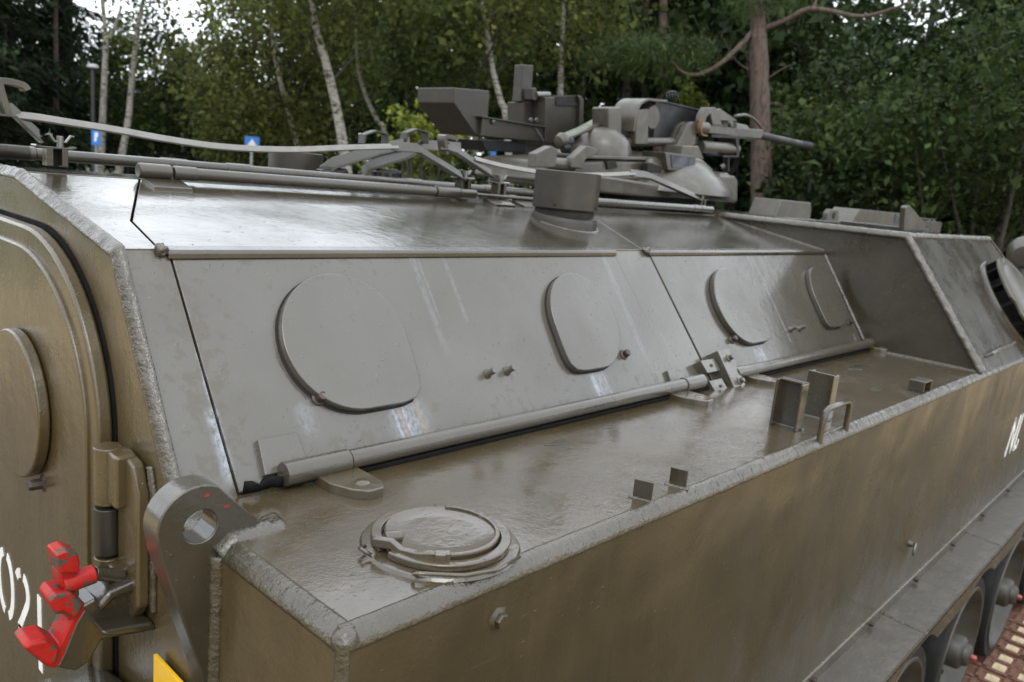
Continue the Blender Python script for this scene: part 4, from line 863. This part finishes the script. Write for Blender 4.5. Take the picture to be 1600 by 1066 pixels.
def base_of(pix, d):
    p = QD(*pix[0], d); q = QD(*pix[1], d); t = (p[2] - GZ) / max(q[2] - p[2], .05); b = p - (q - p) * min(t, 3); b[2] = GZ - .05; return b
def birch(pix, d, w, label, crown=True, top=9.0, crad=(1.6, 1.6, 2.6), ccen=.72, nleaf=(110, 45), leafsz=.10, mat=None, fork=None):
    P = [QD(a, b, d) for a, b in pix]; b = base_of(pix, d); e = P[-1] + (P[-1] - P[-2]) / max(np.linalg.norm(P[-1] - P[-2]), .01) * max(top - P[-1][2], .8)
    t = tag(empty('birch_tree', tuple(b)), label, 'birch tree', 'birches at the edge of the wood')
    r0 = w / 2 / FOC * d * 1.05; tk = trunk('trunk', [tuple(b)] + [tuple(x) for x in P] + [tuple(e)], r0 * 1.1, r0 * .35, B_BIRCH, t)
    bm = bmesh.new(); branchy(bm, b, e, 12, 1.1, .03, int(d * 10 + pix[0][0]), .5, .9); obj('branches', bm, B_DARK, t, 0, 1, True)
    if fork: trunk('fork', [tuple(QD(a, c, d)) for a, c in fork], r0 * .6, r0 * .3, B_BIRCH, t)
    c = b + (e - b) * ccen
    leafy('crown', clumps(c, crad, *nleaf, droop=.25), leafsz, mat or L_BIRCH, t, asp=.7); return t
birch([(158, 245), (162, 150), (165, 60), (160, 0)], 27, 10, 'white birch with a forked stem beside the left lamp post', top=14, crad=(1.6, 1.6, 2.6), ccen=.80, nleaf=(60, 40), fork=[(164, 72), (178, 45), (190, 10)])
birch([(190, 245), (200, 190), (207, 120), (214, 50), (224, 0)], 27, 10, 'slim white birch leaning right, second from the left', top=9, crad=(1.1, 1.1, 2.0), ccen=.60, nleaf=(60, 40))
birch([(546, 290), (530, 190), (510, 100), (495, 50), (487, 0)], 14, 15.5, 'thick white birch leaning left behind the roof strap', top=6.2, crad=(1.9, 1.9, 1.0), ccen=.82, nleaf=(120, 45))
birch([(470, 245), (448, 165), (430, 90), (425, 30)], 19, 9, 'thin leaning birch just left of the thick birch', top=6.5, crad=(1.9, 1.9, 1.9), ccen=.60, nleaf=(170, 50))
birch([(603, 215), (590, 190), (568, 140), (558, 90), (556, 40)], 18, 8, 'thin bent birch just right of the thick birch', top=8, crad=(1.5, 1.5, 2.0), ccen=.70, nleaf=(120, 45))
birch([(792, 200), (783, 160), (770, 110), (760, 40), (752, 0)], 15, 11, 'slender birch curving up behind the collector box', top=7, crad=(1.4, 1.4, 1.4), ccen=.78, nleaf=(90, 45))
birch([(747, 150), (750, 100), (755, 50)], 18, 9, 'faint straight birch above the collector hopper', top=8, crad=(1.6, 1.6, 2.0), ccen=.7, nleaf=(110, 45))
birch([(875, 170), (877, 80), (882, 0)], 16, 10, 'upright birch right of the tall collector plate', top=8, crad=(1.4, 1.4, 1.8), ccen=.72, nleaf=(80, 45))
birch([(916, 80), (920, 40), (922, 0)], 21, 8, 'short glimpse of birch between vent box and pines', top=9, crad=(1.6, 1.6, 2.0), ccen=.75, nleaf=(80, 45))
# pines
def needles(P, K, r, size, name, parent, mat=L_PINE):
    P = np.array(P); C = P[rng.integers(0, len(P), K * len(P))] + rng.normal(size=(K * len(P), 3)) * r * np.array([1, 1, .5]); return leafy(name, C, size, mat, parent, asp=.07, up=.9)
def pine(pix, d, w, label, top=12, limbs=(), tufts=(), hi=True):
    P = [QD(a, b, d) for a, b in pix]; b = base_of(pix, d); e = P[-1] + (P[-1] - P[-2]) / np.linalg.norm(P[-1] - P[-2]) * max(top - P[-1][2], .8)
    t = tag(empty('pine_tree', tuple(b)), label, 'pine tree', 'pines at the edge of the wood'); r0 = w / 2 / FOC * d
    trunk('trunk', [tuple(b)] + [tuple(x) for x in P] + [tuple(e)], r0 * 1.12, r0 * .55, B_PINE, t, 0, seg=16)
    for i, (q, dr, rr) in enumerate(limbs): trunk('branch', [tuple(QD(a, c, d + dr * k / len(q))) for k, (a, c) in enumerate(q)], rr, rr * .35, B_PINE, t, seg=8)
    T = [QD(a, c, d + o) for a, c, o in tufts]
    if T: needles(T, 260, .16, .12, 'needle_tuft', t)
    if hi:
        c = e + np.array([0, 0, .3]); pts = clumps(c, (2.2, 2.2, 1.3), 60, 1, cr=.05); needles(pts, 60, .22, .15, 'crown', t)
    return t
tf = []
for k in range(34): tf.append((random.gauss(1040, 34), random.gauss(82, 11), random.uniform(-.6, .6)))
for k in range(12): tf.append((random.gauss(985, 18), random.gauss(88, 8), random.uniform(-.4, .6)))
for k in range(8): tf.append((random.gauss(1180, 30), random.gauss(2, 6), random.uniform(-.4, .6)))
pine([(1192, 345), (1189, 250), (1187, 150), (1185, 60), (1183, 0)], 12.5, 33, 'thick bare pine trunk right of the machine gun', top=9,
     limbs=[([(1182, 42), (1160, 68), (1125, 100), (1090, 117), (1065, 112), (1050, 96)], -.6, .045), ([(1186, 48), (1225, 33), (1262, 15), (1300, 18), (1345, 26), (1395, 14), (1440, -6)], -.5, .045), ([(1270, 14), (1278, -6)], 0, .03),
            ([(1172, 110), (1150, 95), (1130, 60)], 0, .012), ([(1196, 125), (1222, 108), (1240, 100)], 0, .011), ([(1198, 165), (1215, 160), (1222, 172)], 0, .009), ([(1196, 235), (1218, 228), (1230, 226)], 0, .012), ([(1176, 95), (1166, 80), (1170, 125)], 0, .008)], tufts=tf)
pine([(1008, 210), (1009, 60), (1008, 0)], 19, 17, 'left one of two close pine trunks at the top', top=11)
pine([(1030, 215), (1035, 110), (1036, 0)], 18, 18, 'right one of two close pine trunks at the top', top=11)
pine([(88, 250), (88, 140), (87, 40)], 30, 8, 'dark conifer trunk at the far left beside the birch', top=12, hi=False)
# spruces on the left
def spruce(px, d, H, rad, label, seed, gap=0):
    b = QD(px, 240, d); b[2] = GZ; t = tag(empty('spruce_tree', tuple(b)), label, 'spruce tree', 'spruces at the left edge of the wood'); r = random.Random(seed); bm = bmesh.new(); a_tube(bm, [tuple(b), (b[0], b[1], H)], [.16, .02], 8); C = []; D = []
    for i in range(int(H * 11)):
        z = .8 + (H - .9) * (i / (H * 11)); f = 1 - z / H; a = r.uniform(0, 6.283); L = rad * (f ** .75) * r.uniform(.75, 1.12) + .15
        for s in np.linspace(.12, 1, 12):
            p = np.array([b[0] + math.cos(a) * L * s, b[1] + math.sin(a) * L * s, z - L * .30 * s + L * .12 * s * s]); k = 15
            C.append(p + rng.normal(size=(k, 3)) * np.array([.16, .16, .07])); D.append(np.tile([math.cos(a), math.sin(a), -.5], (k, 1)))
        a_tube(bm, [(b[0], b[1], z), (b[0] + math.cos(a) * L * .9, b[1] + math.sin(a) * L * .9, z - L * .2)], [.02, .006], 4, False)
    obj('trunk', bm, B_DARK, t, 0, 1, True); leafy('crown', np.concatenate(C), .20, L_SPR, t, asp=.30, up=.6, dirs=np.concatenate(D)); return t
spruce(112, 33, 15.0, 3.0, 'dark layered spruce between the left lamp post and frame edge', 3); spruce(18, 30, 14.5, 2.9, 'dark spruce at the left frame edge', 4); spruce(-70, 27, 13.5, 2.8, 'dark spruce just cut off by the left frame edge', 5)
spruce(285, 40, 6.0, 2.4, 'dark spruce in the gap below the bright patch of sky', 6)
# broadleaf trees and shrubs one can tell apart
def bush(name, px, py, d, rad, label, cat, mat, n, size, stems=5, group=None, asp=.62, cr=.17, hgt=None, bark=None):
    c = QD(px, py, d); b = np.array([c[0], c[1], GZ - .02]); t = tag(empty(name, tuple(b)), label, cat, group); bm = bmesh.new(); r = random.Random(int(px))
    for k in range(stems):
        a = r.uniform(0, 6.283); e = c + np.array([math.cos(a) * rad[0] * .6, math.sin(a) * rad[1] * .6, r.uniform(-.2, .6) * rad[2]]); m = (b + e) / 2 + np.array([r.uniform(-.15, .15), r.uniform(-.15, .15), .1])
        a_tube(bm, [tuple(b + np.array([math.cos(a) * .12, math.sin(a) * .12, 0])), tuple(m), tuple(e)], [.035 + .01 * rad[2], .025, .008], 6, False, .1)
    obj('stem' if name == 'shrub' else 'trunk', bm, bark or B_DARK, t, 0, 1, True); leafy('foliage' if name == 'shrub' else 'crown', clumps(c, rad, *n, cr=cr), size, mat, t, asp=asp, up=.8); return t
bush('shrub', 672, 208, 9.5, (.50, .50, .34), 'yellow green sapling behind the strap hooks', 'shrub', L_YEL, (40, 26), .075)
bush('shrub', 640, 268, 10.5, (.8, .6, .22), 'low yellowish shrub seen under the strap channels', 'shrub', L_YEL, (34, 26), .07)
bush('shrub', 745, 275, 10.0, (.6, .5, .22), 'low green shrub below the collector box', 'shrub', L_OAK, (34, 26), .07)
bush('shrub', 1082, 162, 12.0, (.24, .24, .28), 'yellow green sapling above the black ammunition box', 'shrub', L_YEL, (20, 22), .07)
bush('broadleaf_tree', 690, 75, 16, (1.3, 1.3, .85), 'pale leafy crown between the birches at upper middle', 'tree', leaf_mat('pale_leaf', (.075, .11, .035), (.15, .185, .065)), (110, 50), .10)
bush('broadleaf_tree', 405, 120, 21, (1.5, 1.5, 2.6), 'light green leafy crown left of the thin birches', 'tree', L_BIRCH, (230, 60), .11)
bush('broadleaf_tree', 362, 160, 26, (1.1, 1.1, 1.9), 'drooping green crown beside the dark gap on the left', 'tree', L_BIRCH, (150, 50), .11)
bush('broadleaf_tree', 236, 135, 29, (1.6, 1.6, 2.2), 'darker leafy crown right of the white birches', 'tree', L_OAK, (150, 50), .13)
for px, py, d, rad, lab, m_, n_ in ((1500, 250, 12.5, (2.0, 2.0, .95), 'spreading dark green hazel at the right behind the fin bracket', L_OAK, (150, 42)), (1350, 235, 13.5, (1.6, 1.6, .8), 'dark green hazel between pine trunk and deck periscopes', L_OAK, (110, 42)), (1600, 170, 12, (1.6, 1.6, 1.2), 'leafy bush at the right frame edge', L_OAK, (110, 42)),
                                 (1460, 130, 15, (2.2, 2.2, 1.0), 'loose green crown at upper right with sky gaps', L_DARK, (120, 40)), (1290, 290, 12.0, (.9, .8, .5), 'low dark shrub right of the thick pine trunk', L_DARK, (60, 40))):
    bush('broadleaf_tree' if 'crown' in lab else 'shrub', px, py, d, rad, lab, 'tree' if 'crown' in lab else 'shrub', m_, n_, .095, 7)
for px, d in ((1395, 11.5), (1462, 12.2), (1478, 13.0), (1330, 13.5)):
    pass
# the wood behind, one mass: trunks and foliage nobody could tell apart
TR, LV, LV2 = bmesh.new(), [], []
r = random.Random(5)
def wood_tree(x, y, H, rad, dark, M=130, cr=.13):
    a_tube(TR, [(x, y, GZ - .1), (x + r.uniform(-.2, .2), y + r.uniform(-.2, .2), H * .5), (x + r.uniform(-.4, .4), y, H)], [.17, .12, .03], 7, False)
    P = clumps((x, y, H * .56), (rad, rad, H * .50), M, 34, shell=.30, cr=cr)
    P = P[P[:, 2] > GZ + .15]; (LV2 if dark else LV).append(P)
def at_px(px, d):
    p = QD(px, 300, d); return p[0], p[1]
for d0, H0, px0, px1, step, M in ((24, 9.5, 640, 1230, 105, 130), (30, 12.5, 640, 1230, 100, 130), (34, 15, 760, 1230, 100, 130), (40, 9.5, -350, 330, 90, 140), (34, 8.0, 350, 640, 70, 150), (48, 10.5, 330, 700, 80, 150), (46, 10.0, -400, 270, 100, 130), (20, 8.0, 930, 1180, 70, 130),
                                 (19, 4.6, 1260, 1800, 80, 140), (25, 6.2, 1240, 1900, 90, 140), (30, 11.5, 1240, 2000, 95, 72), (38, 14.0, 1230, 2000, 90, 74)):
    for px in range(px0, px1, step):
        if d0 >= 34 and 185 < px < 425: H_ = 4.3
        elif d0 >= 40 and px < 140: H_ = 6.8
        else: H_ = H0
        x, y = at_px(px + r.uniform(-30, 30), d0 * r.uniform(.93, 1.1)); wood_tree(x, y, H_ * r.uniform(.88, 1.12), r.uniform(1.7, 2.4) * d0 / 28, r.random() < .6, M, .13 if M > 100 else .10)
for k in range(22):                                # beyond the frame: the wood goes on round the car park
    a = R_(r.uniform(148, 215)); d0 = r.uniform(22, 34); wood_tree(math.cos(a) * d0, math.sin(a) * d0, r.uniform(7, 10), r.uniform(2, 2.8), r.random() < .5)
for k in range(14):
    a = R_(r.uniform(-85, -2)); d0 = r.uniform(46, 60); wood_tree(math.cos(a) * d0, math.sin(a) * d0, r.uniform(6, 8.5), r.uniform(2.4, 3.4), r.random() < .5)
for k in range(13):
    a = R_(r.uniform(-15, 9)); d0 = r.uniform(24, 32); wood_tree(math.cos(a) * d0, math.sin(a) * d0, r.uniform(9, 12), r.uniform(2.2, 2.8), r.random() < .5)
woods = obj('woodland_trunks', TR, B_DARK, None, 0, 1, True); tag(woods, 'dark trunks of the wood behind the clearing', 'woodland', kind='stuff')
tag(link('woodland', leaf_mesh('woodland', np.concatenate(LV), .20, L_OAK, asp=.7), L_OAK), 'green mass of the wood behind the clearing', 'woodland', kind='stuff')
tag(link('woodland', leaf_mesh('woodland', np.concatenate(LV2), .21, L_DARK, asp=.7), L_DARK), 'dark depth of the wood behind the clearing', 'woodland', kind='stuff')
# undergrowth
U = []
for k in range(420):
    px = r.uniform(-300, 1900); d = r.uniform(13, 30) if px > 500 else r.uniform(24, 42); x, y = at_px(px, d); h = r.uniform(.25, 1.1); n = 40
    U.append(np.array([x, y, GZ + h * .45]) + rng.normal(size=(n, 3)) * np.array([.45, .45, h * .28]))
tag(link('undergrowth', leaf_mesh('undergrowth', np.concatenate(U), .13, L_OAK, asp=.6), L_OAK), 'low green undergrowth along the foot of the wood', 'undergrowth', kind='stuff')

# ------------------------------------------------------------------ street furniture beyond the vehicle
M_BLUE = plain('blue_sign', (.02, .17, .55), .4, var=.05); M_POST = plain('dark_post', (.03, .032, .03), .5); M_LAMPH = plain('pale_lamp_head', (.45, .45, .44), .4); M_GALV = plain('galvanised_post', (.32, .33, .34), .45, .5)
def lamp(px, top, d, label, head=.5):
    b = QD(px, 240, d); h = QD(px, top, d)[2]; t = tag(empty('lamp_post', (b[0], b[1], GZ)), label, 'lamp post', 'lamp posts left of the vehicle')
    tube('post', [(b[0], b[1], GZ), (b[0], b[1], h)], .055, M_POST, t, 12); lathe('lamp_head', [(0, .07), (.10, .06), (.15, .02), (.155, -.03), (.10, -.06), (0, -.06)], (b[0], b[1], h), (0, 0, 1), M_LAMPH, t, 20)
lamp(146, 104, 26, 'dark lamp post with pale head beside the forked birch'); lamp(214, 143, 38, 'distant lamp post with pale head right of the slim birch')
def sign(px, py, d, wpx, hpx, label, glyph, yaw=0):
    c = Vector(QD(px, py, d)); W_ = wpx / FOC * d; H_ = hpx / FOC * d; f = Vector((c.x - CAMP[0], c.y - CAMP[1], 0)).normalized(); s = Vector((f.y, -f.x, 0)); u = Vector((0, 0, 1))
    t = tag(empty('traffic_sign', (c.x, c.y, GZ)), label, 'sign', 'blue signs by the path')
    prism('panel', [c - s * W_ / 2 - u * H_ / 2, c + s * W_ / 2 - u * H_ / 2, c + s * W_ / 2 + u * H_ / 2, c - s * W_ / 2 + u * H_ / 2], f * .02, M_BLUE, t, .004)
    tube('post', [c + f * .05 - u * (c.z - GZ), c + f * .05 + u * H_ * .4], .03, M_GALV, t, 8)
    if glyph == 'tri': prism('white_triangle', [c - f * .006 + s * a * W_ + u * b * H_ for a, b in ((-.34, -.36), (.34, -.36), (0, .30))], f * .003, M_WHITE, t, 0)
    if glyph == 'p': prism('white_symbol', [c - f * .006 + s * a * W_ + u * b * H_ for a, b in ((-.22, -.28), (.05, -.28), (.08, -.02), (.24, .0), (.24, .28), (-.15, .28))], f * .003, M_WHITE, t, 0)
sign(150, 214, 24, 11, 22, 'narrow blue sign in front of the left lamp post', 'p'); sign(394, 222, 17, 20, 15, 'blue sign with white triangle above the long strap', 'tri')
sign(769, 246, 16, 11, 20, 'blue and grey sign under the collector arm', '')
# wire fence along the path
fe = tag(empty('wire_fence', (0, 0, GZ)), 'low dark wire fence along the path at the far left', 'fence')
xs_ = [QD(px, 240, 30) for px in range(200, 440, 30)]
for p in xs_: tube('fence_post', [(p[0], p[1], GZ), (p[0], p[1], 1.45)], .03, M_POST, fe, 6, 0)
for z in (.4, .8, 1.2, 1.42): tube('fence_wire', [(p[0], p[1], z) for p in xs_], .008, M_POST, fe, 5, 0)
